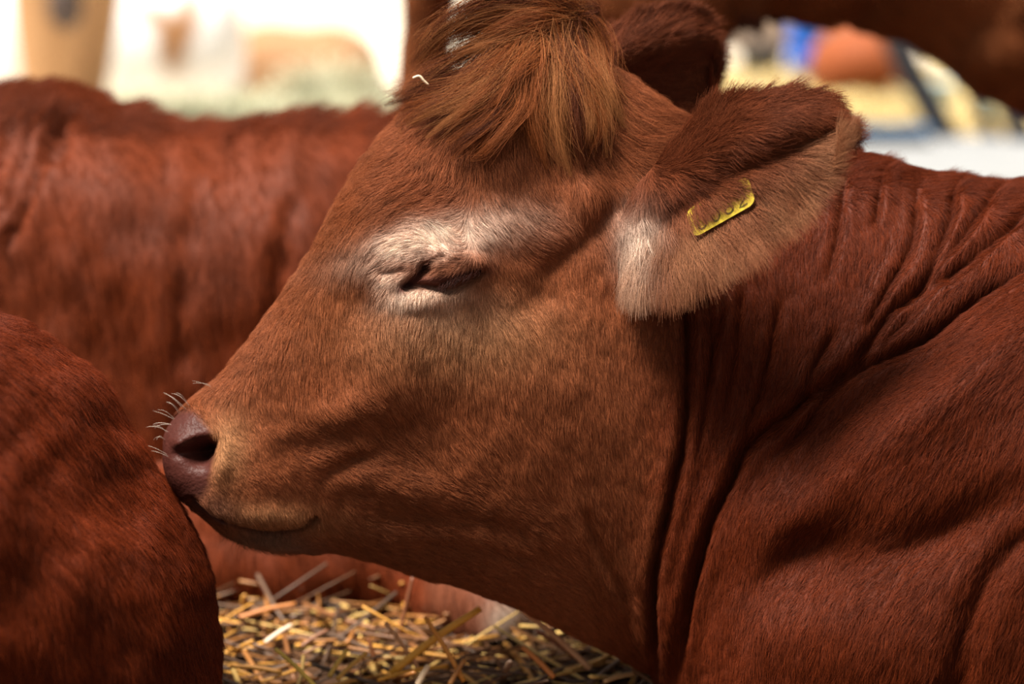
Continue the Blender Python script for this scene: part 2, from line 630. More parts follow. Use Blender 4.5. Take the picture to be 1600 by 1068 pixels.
def ear_mesh(upper, lower, Yfun, thick, nu=90, nv=70):
    """leaf-shaped ear between two picture-plane edges; Yfun(u, v) depth; closed shell"""
    U = catmull(upper, nu)
    L = catmull(lower, nu)
    u = np.linspace(0, 1, nu)[:, None]
    v = np.linspace(-1, 1, nv)[None, :]
    w = (v + 1) / 2
    px = L[:, 0][:, None] * (1 - w) + U[:, 0][:, None] * w
    py = L[:, 1][:, None] * (1 - w) + U[:, 1][:, None] * w
    Y = Yfun(u, v) + 0 * px
    A = P(px, py, Y)
    du = np.gradient(A, axis=0)
    dv = np.gradient(A, axis=1)
    n = np.cross(du, dv)
    n /= np.linalg.norm(n, axis=-1, keepdims=True) + 1e-9
    if n[..., 1].mean() > 0:
        n = -n
    edge = np.sqrt(np.clip(1 - v ** 2, 0, 1)) * np.sqrt(np.clip(1 - (u * .98) ** 6, 0, 1))
    tk = thick * (0.12 + edge)
    front = A + n * tk[..., None] / 2
    back = A - n * tk[..., None] / 2
    # ring per u: front left->right, back right->left
    R = np.concatenate([front, back[:, ::-1]], axis=1)
    Nn = np.concatenate([n, -n[:, ::-1]], axis=1)
    F = grid_faces(nu, 2 * nv)
    cap0 = []
    vv = np.concatenate([np.broadcast_to(v, (nu, nv)), np.broadcast_to(v, (nu, nv))[:, ::-1]], 1)
    uu = np.broadcast_to(u, (nu, 2 * nv))
    isf = np.concatenate([np.ones((nu, nv)), np.zeros((nu, nv))], 1)
    return dict(V=R.reshape(-1, 3), F=F, N=Nn.reshape(-1, 3), u=uu.ravel(), v=vv.ravel(), front=isf.ravel(),
                tip=np.concatenate([(nu - 1) * 2 * nv + np.arange(2 * nv)]))


def near_ear():
    upper = [(980, 312), (1015, 268), (1060, 222), (1105, 180), (1160, 152), (1225, 142), (1280, 152), (1312, 182), (1318, 208)]
    lower = [(982, 392), (1010, 412), (1060, 412), (1120, 396), (1180, 368), (1238, 334), (1285, 286), (1310, 240), (1318, 212)]

    def Y(u, v):
        ax = 0.005 + .028 * (1 - smooth(0, .14, u)) - .085 * smooth(.02, .6, u) + .01 * u
        tilt = .020 * v * smooth(0, .3, u)                                     # the cup looks up a little
        roll = -.010 * np.exp(-((v - .45) / .35) ** 2) * smooth(0, .2, u)
        fold = .015 * np.exp(-((v - .20) / .20) ** 2 - ((u - .80) / .13) ** 2)
        dip = .006 * np.exp(-((v - .05) / .22) ** 2) * smooth(.2, .5, u)
        ax = ax + .03 * np.maximum(v, 0) * (1 - smooth(0, .25, u))
        return ax + tilt + roll + fold + dip
    e = ear_mesh(upper, lower, Y, .009)
    x, y = proj(e['V'])
    c = np.ones((len(x), 3)) * lin(146, 76, 46)
    m = np.clip(gauss(x, y, 1002, 372, 26, 44, 8) * .9, 0, 1)[:, None]
    c = c * (1 - m) + C_PALE * m
    m = np.clip(smooth(.1, -.7, e['v']) * (.5 + .35 * vnoise(x / 12, y / 30, 24)) + gauss(x, y, 1265, 235, 40, 25) * .6, 0, .8)[:, None]
    c = c * (1 - m) + lin(206, 144, 104) * 1.0 * m
    e['col'] = c
    return e


def far_ear():
    upper = [(905, 105), (930, 66), (975, 34), (1020, 18), (1065, 14), (1098, 28), (1114, 62), (1116, 92)]
    lower = [(915, 190), (950, 205), (1000, 206), (1045, 202), (1080, 190), (1104, 162), (1114, 125), (1116, 98)]

    def Y(u, v):
        return 0.215 + .07 * u + .03 * (1 - v ** 2) * u - .02 * np.exp(-((v - .5) / .4) ** 2)
    e = ear_mesh(upper, lower, Y, .010, 70, 50)
    c = np.ones((len(e['V']), 3)) * lin(146, 76, 46)
    e['col'] = c
    return e


root, body = build_main_cow()
ne, fe = near_ear(), far_ear()


def join(parts):
    V, F, C, W = [], [], [], []
    off = 0
    for b in parts:
        V.append(b['V'])
        F.append(b['F'] + off)
        C.append(b['col'])
        W.append(b.get('wet', np.zeros(len(b['V']))))
        off += len(b['V'])
    return np.vstack(V), np.vstack(F), np.vstack(C), np.concatenate(W)


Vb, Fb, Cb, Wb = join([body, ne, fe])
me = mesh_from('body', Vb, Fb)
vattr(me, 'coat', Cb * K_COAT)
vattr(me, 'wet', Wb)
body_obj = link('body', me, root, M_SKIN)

MATS = {}
N_MAIN, N_EAR, N_FEAR = 430000, 60000, 14000
# ------------------------------------------------------------------ main cow : coat
def facing(V, N):
    d = CAM - V
    d /= np.linalg.norm(d, axis=1, keepdims=True)
    return (N * d).sum(1)


ARROWS = [
    # nose bridge and muzzle
    (300, 640, .4, .5), (345, 600, -.2, 1), (420, 560, -.1, 1), (470, 600, .1, 1), (400, 660, .5, 1), (350, 720, .6, .9),
    (400, 760, .8, .8), (340, 800, .3, 1), (430, 820, .2, 1), (480, 800, .5, 1), (500, 700, 1, .3), (580, 640, .9, .5),
    (420, 860, .4, 1), (470, 860, .8, .6),
    # forehead edge
    (450, 450, -.6, .6), (500, 380, -.6, .5), (540, 310, -.8, .2), (590, 240, -.8, .1), (560, 360, -.3, 1), (520, 450, -.1, 1),
    (500, 540, 0, 1), (560, 520, .3, 1), (620, 290, -.7, .6), (680, 240, -.4, 1), (760, 260, .1, 1), (820, 220, .1, 1),
    (700, 330, -1, .35), (620, 380, -1, .5), (760, 350, .4, .5), (690, 370, -.3, -.4), (640, 420, -.8, .3),
    # cheek
    (640, 490, -.1, 1), (720, 500, 0, 1), (800, 480, .5, 1), (850, 370, 1, .5), (900, 420, .2, 1), (700, 600, .05, 1),
    (820, 600, .1, 1), (950, 560, .1, 1), (1020, 520, 0, 1), (620, 640, .4, 1), (700, 700, .5, .9), (820, 720, .3, 1),
    (600, 740, 1, .25), (700, 780, 1, .25), (820, 820, .9, .6), (620, 830, 1, .1), (720, 870, 1, .25), (850, 920, 1, .6),
    (940, 800, .3, 1), (960, 940, .5, 1), (1000, 1000, .2, 1), (980, 680, .15, 1),
    # poll and temple
    (900, 120, .4, 1), (960, 160, .8, .7), (1000, 220, 1, .1), (940, 260, .6, .8), (1040, 200, 1, -.2), (920, 310, .1, 1), (990, 330, .1, 1),
    # neck
    (1100, 480, .05, 1), (1120, 600, 0, 1), (1080, 760, -.15, 1), (1050, 920, -.1, 1), (1200, 500, -.05, 1), (1180, 640, -.3, 1),
    (1300, 400, -.1, 1), (1320, 520, -.4, 1), (1400, 400, -.2, 1), (1500, 400, -.5, 1), (1500, 330, -.1, 1), (1400, 310, .1, 1),
    (1330, 246, .9, -.5), (1400, 268, .8, -.5), (1480, 284, .9, -.4), (1580, 292, .9, -.35), (1250, 240, .8, -.5),
    # shoulder
    (1560, 520, -.8, .75), (1450, 600, -.8, .8), (1350, 680, -.65, .9), (1250, 760, -.45, 1), (1170, 880, -.2, 1), (1130, 1020, -.1, 1),
    (1560, 680, -.4, 1), (1450, 760, -.5, 1), (1350, 860, -.7, .8), (1280, 960, -.3, 1), (1450, 940, -.5, .9), (1560, 900, -.45, 1), (1400, 1050, -.3, 1),
]


def main_len(x, y):
    L = np.full(x.shape, .0105)
    L = .0105 - .001 * smooth(1000, 1060, x) + .004 * smooth(1350, 1500, x + .3 * (y - 600))
    L += .013 * gauss(x, y, 780, 180, 190, 90)
    L += .006 * gauss(x, y, 560, 340, 60, 130, 30)
    L -= .006 * gauss(x, y, 390, 750, 150, 130)
    L -= .0055 * gauss(x, y, 680, 440, 130, 60)
    L += .010 * gauss(x, y, 980, 200, 90, 90)
    L += .010 * np.exp(-((y - (250 + .13 * (x - 1330))) / 30) ** 2) * smooth(1150, 1300, x)
    return np.maximum(L, .0035)


def main_dir(root_, nr, px, py):
    dx, dy = flow_field(px, py, ARROWS, 45)
    return pic_dir(dx, dy)


fc = facing(body['V'], body['N'])
bx_, by_ = proj(body['V'])
dens = smooth(-.35, -.05, fc) * (1 - np.clip(body['bare'], 0, 1)) * smooth(1800, 1650, bx_) * smooth(1260, 1180, by_)
dens *= 1 + .8 * smooth(1000, 700, bx_) + 1.2 * smooth(.35, 0, fc)
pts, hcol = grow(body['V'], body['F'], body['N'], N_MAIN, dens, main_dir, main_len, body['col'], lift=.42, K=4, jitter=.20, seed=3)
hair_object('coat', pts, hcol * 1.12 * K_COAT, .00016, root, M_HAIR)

# where the near surface of the head lies, per picture cell
CELL = 5


def depth_map(parts):
    D = np.full((260, 420), 9.0)
    for b in parts:
        x, y = proj(b['V'])
        i = np.round(y / CELL).astype(int) + 20
        j = np.round(x / CELL).astype(int) + 20
        ok = (i >= 0) & (i < 260) & (j >= 0) & (j < 420)
        np.minimum.at(D, (i[ok], j[ok]), b['V'][ok, 1])
    for _ in range(60):
        bad = D > 8
        if not bad.any():
            break
        acc = np.zeros_like(D)
        cnt = np.zeros_like(D)
        for a, s in ((0, 1), (0, -1), (1, 1), (1, -1)):
            q = np.roll(D, s, a)
            g_ = q < 8
            acc += np.where(g_, q, 0)
            cnt += g_
        D = np.where(bad & (cnt > 0), acc / np.maximum(cnt, 1), D)
    return D


DM_BODY = depth_map([body])
DM_EAR = depth_map([ne])


def surf_y(D, x, y):
    i = np.clip(np.round(np.asarray(y) / CELL).astype(int) + 20, 0, 259)
    j = np.clip(np.round(np.asarray(x) / CELL).astype(int) + 20, 0, 419)
    return np.minimum(D[i, j], .14)


EAR_ARROWS = [(990, 300, .3, 1), (1000, 370, .15, 1), (1020, 420, .1, 1), (1040, 330, .7, 1), (1070, 300, 1, .45), (1100, 260, 1, .1), (1060, 240, 1, -.3),
              (1120, 180, .9, -.5), (1200, 150, 1, -.25), (1280, 150, 1, .1), (1310, 180, 1, .4), (1180, 210, 1, -.15), (1250, 190, 1, .15),
              (1240, 230, 1, -.1), (1290, 240, 1, -.3), (1320, 215, 1, .15), (1250, 270, 1, .25), (1180, 270, 1, .5), (1140, 290, 1, .45), (1220, 300, .8, .9), (1280, 300, .9, .6),
              (1200, 370, .5, 1), (1150, 390, .45, 1), (1100, 410, .25, 1), (1060, 420, .15, 1), (1250, 340, .7, .9), (1120, 350, .7, .8), (1160, 345, .7, .8)]


def ear_len(x, y):
    L = .020 + .018 * smooth(320, 420, y) * (1 + .5 * vnoise(x / 16, y / 40, 25)) + .006 * gauss(x, y, 1260, 240, 60, 40) + .008 * gauss(x, y, 1075, 285, 45, 30)
    return L


def ear_dir(root_, nr, px, py):
    dx, dy = flow_field(px, py, EAR_ARROWS, 30)
    return pic_dir(dx, dy)


TAGQ = np.array([(1084, 372), (1181, 317), (1168, 274), (1071, 329)], float)


def in_tag(x, y, grow_=0):
    e1, e2 = TAGQ[1] - TAGQ[0], TAGQ[3] - TAGQ[0]
    M = np.linalg.inv(np.stack([e1, e2], 1))
    q = M @ np.stack([x - TAGQ[0][0], y - TAGQ[0][1]])
    return q


fe_ = facing(ne['V'], ne['N'])
ex, ey = proj(ne['V'])
q = in_tag(ex, ey)
intag = (q[0] > -.02) & (q[0] < 1.03) & (q[1] > -.04) & (q[1] < .72) & (ne['front'] > .5)
wE = smooth(-.5, -.2, fe_) * np.where(intag, 0, 1.0) * (1 + 2.0 * smooth(.8, 1, np.abs(ne['v'])))
pts, hcol = grow(ne['V'], ne['F'], ne['N'], N_EAR, wE, ear_dir, ear_len, ne['col'], lift=.50, K=6, jitter=.36, bend=.55, seed=5)
hair_object('ear_hair', pts, hcol * 1.15 * K_COAT, .00017, root, M_HAIR)

FE_ARROWS = [(940, 60, .3, -.6), (990, 25, .4, -.8), (1050, 14, .7, -.7), (1100, 40, 1, -.2), (1116, 90, 1, 0), (1112, 140, 1, .1), (1090, 180, .9, .5),
             (1000, 90, 1, -.2), (1050, 100, 1, -.05), (1000, 160, 1, .2)]


def fe_dir(root_, nr, px, py):
    dx, dy = flow_field(px, py, FE_ARROWS, 30)
    return pic_dir(dx, dy)


f2 = facing(fe['V'], fe['N'])
pts, hcol = grow(fe['V'], fe['F'], fe['N'], N_FEAR, smooth(-.5, -.2, f2) * (1 + 2.0 * smooth(.8, 1, np.abs(fe['v']))), fe_dir,
                 lambda x, y: np.full(x.shape, .016), fe['col'], lift=.35, K=5, jitter=.22, seed=6)
hair_object('ear_hair', pts, hcol * 1.1 * K_COAT, .00022, root, M_HAIR)

# ------------------------------------------------------------------ forelock
LEFT = [
    [(900, 22), (850, -6), (790, -2), (735, 14), (705, 30)],
    [(880, 26), (800, 16), (730, 30), (676, 64), (648, 96)],
    [(866, 36), (780, 66), (716, 96), (664, 124), (612, 150)],
    [(850, 50), (780, 96), (722, 130), (656, 152), (602, 164)],
    [(842, 60), (790, 112), (736, 148), (686, 176), (640, 200)],
    [(836, 70), (796, 124), (762, 154), (712, 184), (664, 214)],
    [(832, 80), (800, 140), (770, 176), (735, 204), (700, 226)],
    [(870, 20), (820, 30), (760, 62), (712, 84), (676, 116)],
]
WISPS = [
    [(850, 18), (770, 2), (700, 26), (652, 66), (646, 104)],
    [(860, 8), (790, -10), (728, 6), (690, 40), (668, 84)],
    [(800, 60), (720, 84), (660, 118), (622, 150), (596, 152)],
    [(790, 100), (720, 140), (664, 168), (628, 190), (616, 204)],
    [(900, 20), (930, 30), (952, 80), (960, 130), (966, 176)],
]
RIGHT = [
    [(850, 40), (824, 96), (816, 150), (826, 202), (838, 236)],
    [(846, 46), (845, 104), (834, 160), (838, 210), (852, 262)],
    [(862, 44), (868, 110), (868, 164), (876, 220), (893, 276)],
    [(872, 44), (892, 128), (898, 186), (904, 226), (910, 262)],
    [(856, 44), (884, 108), (920, 164), (932, 200), (922, 244)],
    [(860, 36), (892, 96), (928, 146), (946, 190), (950, 248)],
    [(880, 26), (922, 62), (940, 112), (958, 156), (972, 196)],
    [(870, 24), (914, 40), (936, 80), (950, 132), (962, 170)],
]


def lock(guide, n, r_root, r_tip, lift0, seed, K=9, wav=1.0):
    r = np.random.default_rng(seed)
    gpx = catmull(guide, K)
    ph_, am_ = r.random() * 6.28, 2 + 3.5 * r.random()
    tt_ = np.linspace(0, 1, K)
    gpx[:, 0] += am_ * tt_ * np.sin(tt_ * 7 + ph_)
    gpx[:, 1] += am_ * tt_ * np.cos(tt_ * 6 + ph_)
    y0 = surf_y(DM_BODY, gpx[:, 0], np.maximum(gpx[:, 1], 70 + 0 * gpx[:, 0]))
    Y = y0 - lift0 * np.sin(np.linspace(.25, 2.9, K)) - .006
    Y = np.convolve(np.pad(Y, 1, 'edge'), [.25, .5, .25], 'valid')
    c = P(gpx[:, 0], gpx[:, 1], Y)
    t = np.linspace(0, 1, K)
    a, rr = r.random(n) * 6.283, np.sqrt(r.random(n))
    ox, oz = np.cos(a) * rr, np.sin(a) * rr
    rad = (r_root * (1 - t) ** .8 + r_tip) * .00063
    tan = np.gradient(c, axis=0)
    tan /= np.linalg.norm(tan, axis=1, keepdims=True)
    s1 = np.cross(tan, np.array([0, 1.0, 0]))
    s1 /= np.linalg.norm(s1, axis=1, keepdims=True) + 1e-9
    s2 = np.cross(s1, tan)
    # strands cross and wander a little inside the lock
    w1 = r.normal(0, .62, (n, 1)) * np.sin(t * 4 + r.random((n, 1)) * 6) * wav
    w2 = r.normal(0, .62, (n, 1)) * np.sin(t * 5 + r.random((n, 1)) * 6) * wav
    A = (ox[:, None] + w1) * rad
    Bq = (oz[:, None] + w2) * rad * .8
    pts = c[None] + A[..., None] * s1[None] + Bq[..., None] * s2[None]
    stray = r.random(n) < .26
    pts[stray] += (np.linspace(0, 1, K)[None, :, None] ** 1.5) * r.normal(0, .012, (stray.sum(), 1, 3))
    # uneven ends
    k = .72 + .34 * r.random(n)
    ts = np.clip(t[None] * k[:, None], 0, 1) * (K - 1)
    i = np.minimum(ts.astype(int), K - 2)
    f = (ts - i)[..., None]
    pts = np.take_along_axis(pts, i[..., None], 1) * (1 - f) + np.take_along_axis(pts, (i + 1)[..., None], 1) * f
    u_ = r.random()
    base = lin(184, 102, 54) if u_ < .45 else (lin(210, 134, 80) if u_ < .66 else lin(116, 58, 32))
    col = base[None] * np.clip(r.normal(1, .22, (n, 1)), .4, 1.7)
    return pts, col


P_, C__ = [], []
sd = 100
rl = np.random.default_rng(42)
for fam, lift in ((LEFT, .020), (RIGHT, .016)):
    fam_left = fam is LEFT
    fam = [np.array(f, float) for f in fam]
    for gd in fam:
        sd += 1
        a, b = lock(gd, 210, 13, 2.0, lift, sd, wav=1.6)
        P_.append(a)
        C__.append(b)
    for _ in range(52 if fam_left else 24):
        i = rl.integers(0, len(fam) - 1)
        w = rl.random() * 1.3 - .15
        gd = fam[i] * (1 - w) + fam[i + 1] * w + rl.normal(0, 7, (5, 2)) + rl.normal(0, 9, (1, 2))
        cut = .45 + .62 * rl.random()
        gd = catmull(gd, 21)[: int(21 * min(cut, 1))]
        gd = gd[np.linspace(0, len(gd) - 1, 5).astype(int)]
        sd += 1
        a, b = lock(gd, 120, 6 + 7 * rl.random(), 1.6 + 1.5 * rl.random(), lift * (.3 + rl.random() * 1.2), sd, wav=1.5)
        P_.append(a)
        C__.append(b)
for gd in WISPS:
    for _ in range(4):
        sd += 1
        a, b = lock(np.array(gd, float) + rl.normal(0, 5, (5, 2)), 16, 5, 1.5, .026, sd, wav=2.0)
        P_.append(a)
        C__.append(b)
# crown tuft between the two falls of hair
for _ in range(24):
    x0, y0 = 800 + rl.random() * 130, 40 + rl.random() * 40
    gd = np.array([(x0, y0), (x0 - 10, y0 - 22), (x0 - 30 + rl.normal(0, 14), y0 - 30 + rl.normal(0, 8)), (x0 - 60 + rl.normal(0, 20), y0 - 18 + rl.normal(0, 10)), (x0 - 90 + rl.normal(0, 25), y0 + 2 + rl.normal(0, 12))])
    sd += 1
    a, b = lock(gd, 150, 14, 4, .012, sd)
    P_.append(a)
    C__.append(b)
hair_object('forelock', np.concatenate(P_), np.concatenate(C__) * 1.0 * K_COAT, .00016, root, M_HAIR)

# ------------------------------------------------------------------ lashes and whiskers
def bristles(name, starts, ends, sag, n_each, col, rad, spread, seed, D=DM_BODY, off=.004, out=.01):
    r = np.random.default_rng(seed)
    S_, E_ = [], []
    for s, e in zip(starts, ends):
        for _ in range(n_each):
            S_.append(np.array(s) + r.normal(0, spread, 2))
            E_.append(np.array(e) + r.normal(0, spread * 2.2, 2))
    S_, E_ = np.array(S_), np.array(E_)
    Ys = surf_y(D, S_[:, 0], S_[:, 1])
    a = P(S_[:, 0], S_[:, 1], Ys + .001)
    b = P(E_[:, 0], E_[:, 1], Ys - out * r.random(len(S_)))
    t = np.linspace(0, 1, 6)[None, :, None]
    pts = a[:, None] * (1 - t) + b[:, None] * t
    pts[..., 1] -= off * np.sin(t[..., 0] * math.pi)
    pts[..., 2] += (sag * np.sin(t[..., 0] * math.pi)) * (.5 + r.random((len(S_), 1)))
    c = np.ones((len(S_), 1)) * np.asarray(col)[None] * r.normal(1, .15, (len(S_), 1))
    return hair_object(name, pts, np.clip(c, 0, 2.2) * K_COAT, rad, root, M_HAIR, .2)


ls = [(690 + 6.2 * i, 441 - 2.1 * i + (3 if i < 3 else 0)) for i in range(11)]
bristles('eyelashes', ls, [(x - 9 - .3 * i, y + 17 - .7 * i) for i, (x, y) in enumerate(ls)], .0, 9, lin(60, 30, 24), .00026, 2.0, 31, out=.016)
ws = [(294, 632), (288, 638), (280, 645), (272, 655), (266, 664), (262, 676), (258, 688), (330, 604), (262, 712)]
we = [(268, 612), (258, 612), (262, 632), (236, 637), (240, 660), (232, 664), (240, 682), (300, 596), (236, 702)]
bristles('whiskers', ws, we, .003, 2, lin(240, 222, 206) / K_COAT * .8, .00024, 1.6, 32)
cs = [(350 + 9 * i, 834 + 3 * math.sin(i * .4) + i * .3) for i in range(14)]
bristles('chin_whiskers', cs, [(x - 10, y + 26) for x, y in cs], -.002, 3, lin(150, 110, 84), .00016, 3, 33)

# ------------------------------------------------------------------ ear tag
def tag_geo():
    n = 20
    e = TAGQ
    # rounded quadrilateral outline in its own (a, b) square
    out = []
    rd = .12
    for cx, cy, a0 in ((1 - rd, rd * 1.8, -90), (1 - rd, 1 - rd * 1.8, 0), (rd, 1 - rd * 1.8, 90), (rd, rd * 1.8, 180)):
        for i in range(6):
            a = math.radians(a0 + 18 * i)
            out.append((cx + rd * math.cos(a), cy + rd * 1.8 * math.sin(a)))
    return np.array(out)


def tag_pt(a, b, dy=0.0):
    """(a, b) in the tag's square -> world point"""
    a, b = np.asarray(a, float), np.asarray(b, float)
    px = TAGQ[0][0] + a * (TAGQ[1][0] - TAGQ[0][0]) + b * (TAGQ[3][0] - TAGQ[0][0])
    py = TAGQ[0][1] + a * (TAGQ[1][1] - TAGQ[0][1]) + b * (TAGQ[3][1] - TAGQ[0][1])
    return P(px, py, TAG_Y[0] + TAG_Y[1] * a + TAG_Y[2] * b + dy)


aa, bb = np.meshgrid(np.linspace(.05, .95, 9), np.linspace(.05, .95, 9))
sx = TAGQ[0][0] + aa * (TAGQ[1] - TAGQ[0])[0] + bb * (TAGQ[3] - TAGQ[0])[0]
sy = TAGQ[0][1] + aa * (TAGQ[1] - TAGQ[0])[1] + bb * (TAGQ[3] - TAGQ[0])[1]
sY = surf_y(DM_EAR, sx, sy)
Amat = np.stack([np.ones(81), aa.ravel(), bb.ravel()], 1)
TAG_Y = np.linalg.lstsq(Amat, sY.ravel(), rcond=None)[0]
TAG_Y[0] -= float(np.max((Amat @ TAG_Y) - sY.ravel())) + .0005
o = tag_geo()
k = len(o)
fr = tag_pt(o[:, 0], o[:, 1], -.0008)
bk = tag_pt(o[:, 0], o[:, 1], .0008)
tagm = mesh_from('ear_tag', np.vstack([fr, bk]), [list(range(k)), list(range(2 * k - 1, k - 1, -1))] + [[i, i + k, (i + 1) % k + k, (i + 1) % k] for i in range(k)], False)
tag_o = link('ear_tag', tagm, root, simple_mat('tag_plastic', lin(216, 190, 66), .42, noise=.12, nscale=60))
tag_o['label'] = 'yellow plastic ear tag with worn dark digits'


def arc(cx, cy, rx, ry, a0, a1, n=14):
    return [(cx + rx * math.cos(math.radians(a0 + (a1 - a0) * i / n)), cy + ry * math.sin(math.radians(a0 + (a1 - a0) * i / n))) for i in range(n + 1)]


GLY = {
    '0': [arc(.5, .5, .36, .5, 0, 360, 26)],
    '6': [arc(.5, .3, .36, .3, 0, 360, 22), [(.14, .3), (.18, .62), (.40, .92), (.66, 1.0)]],
    '2': [arc(.5, .70, .34, .30, 165, -30, 12) + [(.14, 0), (.88, 0)]],
}
for n_, ch in enumerate('0062'):
    V_, F_ = [], []
    for st in GLY[ch]:
        s = catmull(st, max(len(st) * 2, 12))
        s = np.stack([.09 + .215 * n_ + s[:, 0] * .17, .14 + s[:, 1] * .40], 1)
        tn = np.gradient(s * np.array([112., 45.]), axis=0)
        tn /= np.linalg.norm(tn, axis=1, keepdims=True)
        nn = np.stack([-tn[:, 1] / 112., tn[:, 0] / 45.], 1) * 1.5
        b0 = len(V_)
        for q_ in range(len(s)):
            for sg in (-1, 1):
                V_.append(tag_pt(s[q_, 0] + sg * nn[q_, 0], s[q_, 1] + sg * nn[q_, 1], -.0011))
        F_ += [[b0 + 2 * i, b0 + 2 * i + 1, b0 + 2 * i + 3, b0 + 2 * i + 2] for i in range(len(s) - 1)]
    link('digit', mesh_from('digit', V_, F_, False), tag_o, MATS.setdefault('digit', simple_mat('tag_print', lin(92, 84, 30), .6)))


# ------------------------------------------------------------------ secondary animals
def loft(ST_, ns=70, nc=56, rnd=2.35):
    ST_ = np.array(ST_, float)
    S = catmull(ST_, ns)
    S[:, 4] = np.maximum(S[:, 4], .01)
    th = np.linspace(0, 2 * math.pi, nc, endpoint=False)
    T, B = P(S[:, 0], S[:, 1], S[:, 5]), P(S[:, 2], S[:, 3], S[:, 5])
    mid, half = (T + B) / 2, (T - B) / 2
    c, s = np.cos(th), np.sin(th)
    p = 2 / rnd
    V = mid[:, None] + half[:, None] * (np.sign(c) * np.abs(c) ** p)[None, :, None]
    V = V.copy()
    V[..., 1] -= S[:, 4][:, None] * (np.sign(s) * np.abs(s) ** p)[None]
    z = V[..., 2]
    V[..., 2] = np.where(z < .04, .04 * np.exp((np.maximum(z, -2) - .04) / .04), z)
    return cap(V)


def tube(pts, rads, n=18, nc=16):
    c = catmull(np.hstack([np.asarray(pts, float), np.asarray(rads, float)[:, None]]), n)
    c, r = c[:, :3], c[:, 3]
    t = np.gradient(c, axis=0)
    t /= np.linalg.norm(t, axis=1, keepdims=True)
    ref = np.array([0, 1.0, 0.05])
    s1 = np.cross(t, ref)
    s1 /= np.linalg.norm(s1, axis=1, keepdims=True)
    s2 = np.cross(s1, t)
    a = np.linspace(0, 2 * math.pi, nc, endpoint=False)
    V = c[:, None] + r[:, None, None] * (np.cos(a)[None, :, None] * s1[:, None] + np.sin(a)[None, :, None] * s2[:, None])
    return cap(V)


def cap(V):
    nr, nc = V.shape[:2]
    F = grid_faces(nr, nc).tolist()
    Vf = np.vstack([V.reshape(-1, 3), V[0].mean(0)[None], V[-1].mean(0)[None]])
    a, b = nr * nc, nr * nc + 1
    F += [[a, (j + 1) % nc, j][::-1] for j in range(nc)]
    F += [[b, (nr - 1) * nc + j, (nr - 1) * nc + (j + 1) % nc][::-1] for j in range(nc)]
    return Vf, F


def fused(name, parts, voxel, smooth_it=6):
    """one continuous skin round all the given closed shapes"""
    V, F, off = [], [], 0
    for v, f in parts:
        V.append(v)
        F += [[i + off for i in q_] for q_ in f]
        off += len(v)
    me_ = bpy.data.meshes.new('tmp')
    me_.from_pydata(np.vstack(V).tolist(), [], F)
    import bmesh
    bm = bmesh.new()
    bm.from_mesh(me_)
    bmesh.ops.recalc_face_normals(bm, faces=bm.faces)
    bm.to_mesh(me_)
    bm.free()
    ob = bpy.data.objects.new('tmp', me_)
    COL.objects.link(ob)
    m = ob.modifiers.new('r', 'REMESH')
    m.mode = 'VOXEL'
    m.voxel_size = voxel
    m2 = ob.modifiers.new('s', 'SMOOTH')
    m2.iterations = smooth_it
    dg = bpy.context.evaluated_depsgraph_get()
    ev = ob.evaluated_get(dg)
    out = bpy.data.meshes.new_from_object(ev)
    out.name = name
    bpy.data.objects.remove(ob)
    bpy.data.meshes.remove(me_)
    out.polygons.foreach_set('use_smooth', np.ones(len(out.polygons), bool))
    return out


def mesh_arrays(me_):
    n = len(me_.vertices)
    V = np.empty(n * 3, np.float32)
    me_.vertices.foreach_get('co', V)
    N = np.empty(n * 3, np.float32)
    me_.vertices.foreach_get('normal', N)
    li = np.empty(len(me_.loops), np.int32)
    me_.loops.foreach_get('vertex_index', li)
    ok = len(li) == 4 * len(me_.polygons)
    if not ok:
        F = np.array([list(p.vertices)[:4] if len(p.vertices) >= 4 else list(p.vertices) + [p.vertices[0]] for p in me_.polygons])
    else:
        F = li.reshape(-1, 4)
    return V.reshape(-1, 3).astype(float), N.reshape(-1, 3).astype(float), F


def finish(me_, root_, colfun, relief=None):
    V, N, F = mesh_arrays(me_)
    x, y = proj(V)
    if relief is not None:
        V = V + N * relief(x, y, V)[:, None]
        V[:, 2] = np.maximum(V[:, 2], .003)
        me_.vertices.foreach_set('co', V.astype(np.float32).ravel())
        me_.update()
        V, N, F = mesh_arrays(me_)
    c = colfun(x, y, V)
    vattr(me_, 'coat', c * K_COAT)
    vattr(me_, 'wet', np.zeros(len(V)))
    link('body', me_, root_, M_SKIN)
    return V, N, F, c


def coat_on(root_, V, N, F, c, n, arrows, length, rad, seed, lift=.4, sel=None, name='coat'):
    f = facing(V, N)
    x, y = proj(V)
    w = smooth(-.45, -.1, f) * ((x > -420) & (x < 1720) & (y > -120) & (y < 1200))
    if sel is not None:
        w = w * sel(x, y, V)
    lf = length if callable(length) else (lambda a, b: np.full(a.shape, length))

    def df(r_, nr, px, py):
        dx, dy = flow_field(px, py, arrows, 80)
        return pic_dir(dx, dy)
    p_, hc_ = grow(V, F, N, n, w, df, lf, c, lift=lift, K=4, jitter=.22, seed=seed)
    hair_object(name, p_, hc_ * K_COAT * 1.1, rad, root_, M_HAIR)


def solid(col):
    return lambda x, y, V: np.ones((len(x), 3)) * col


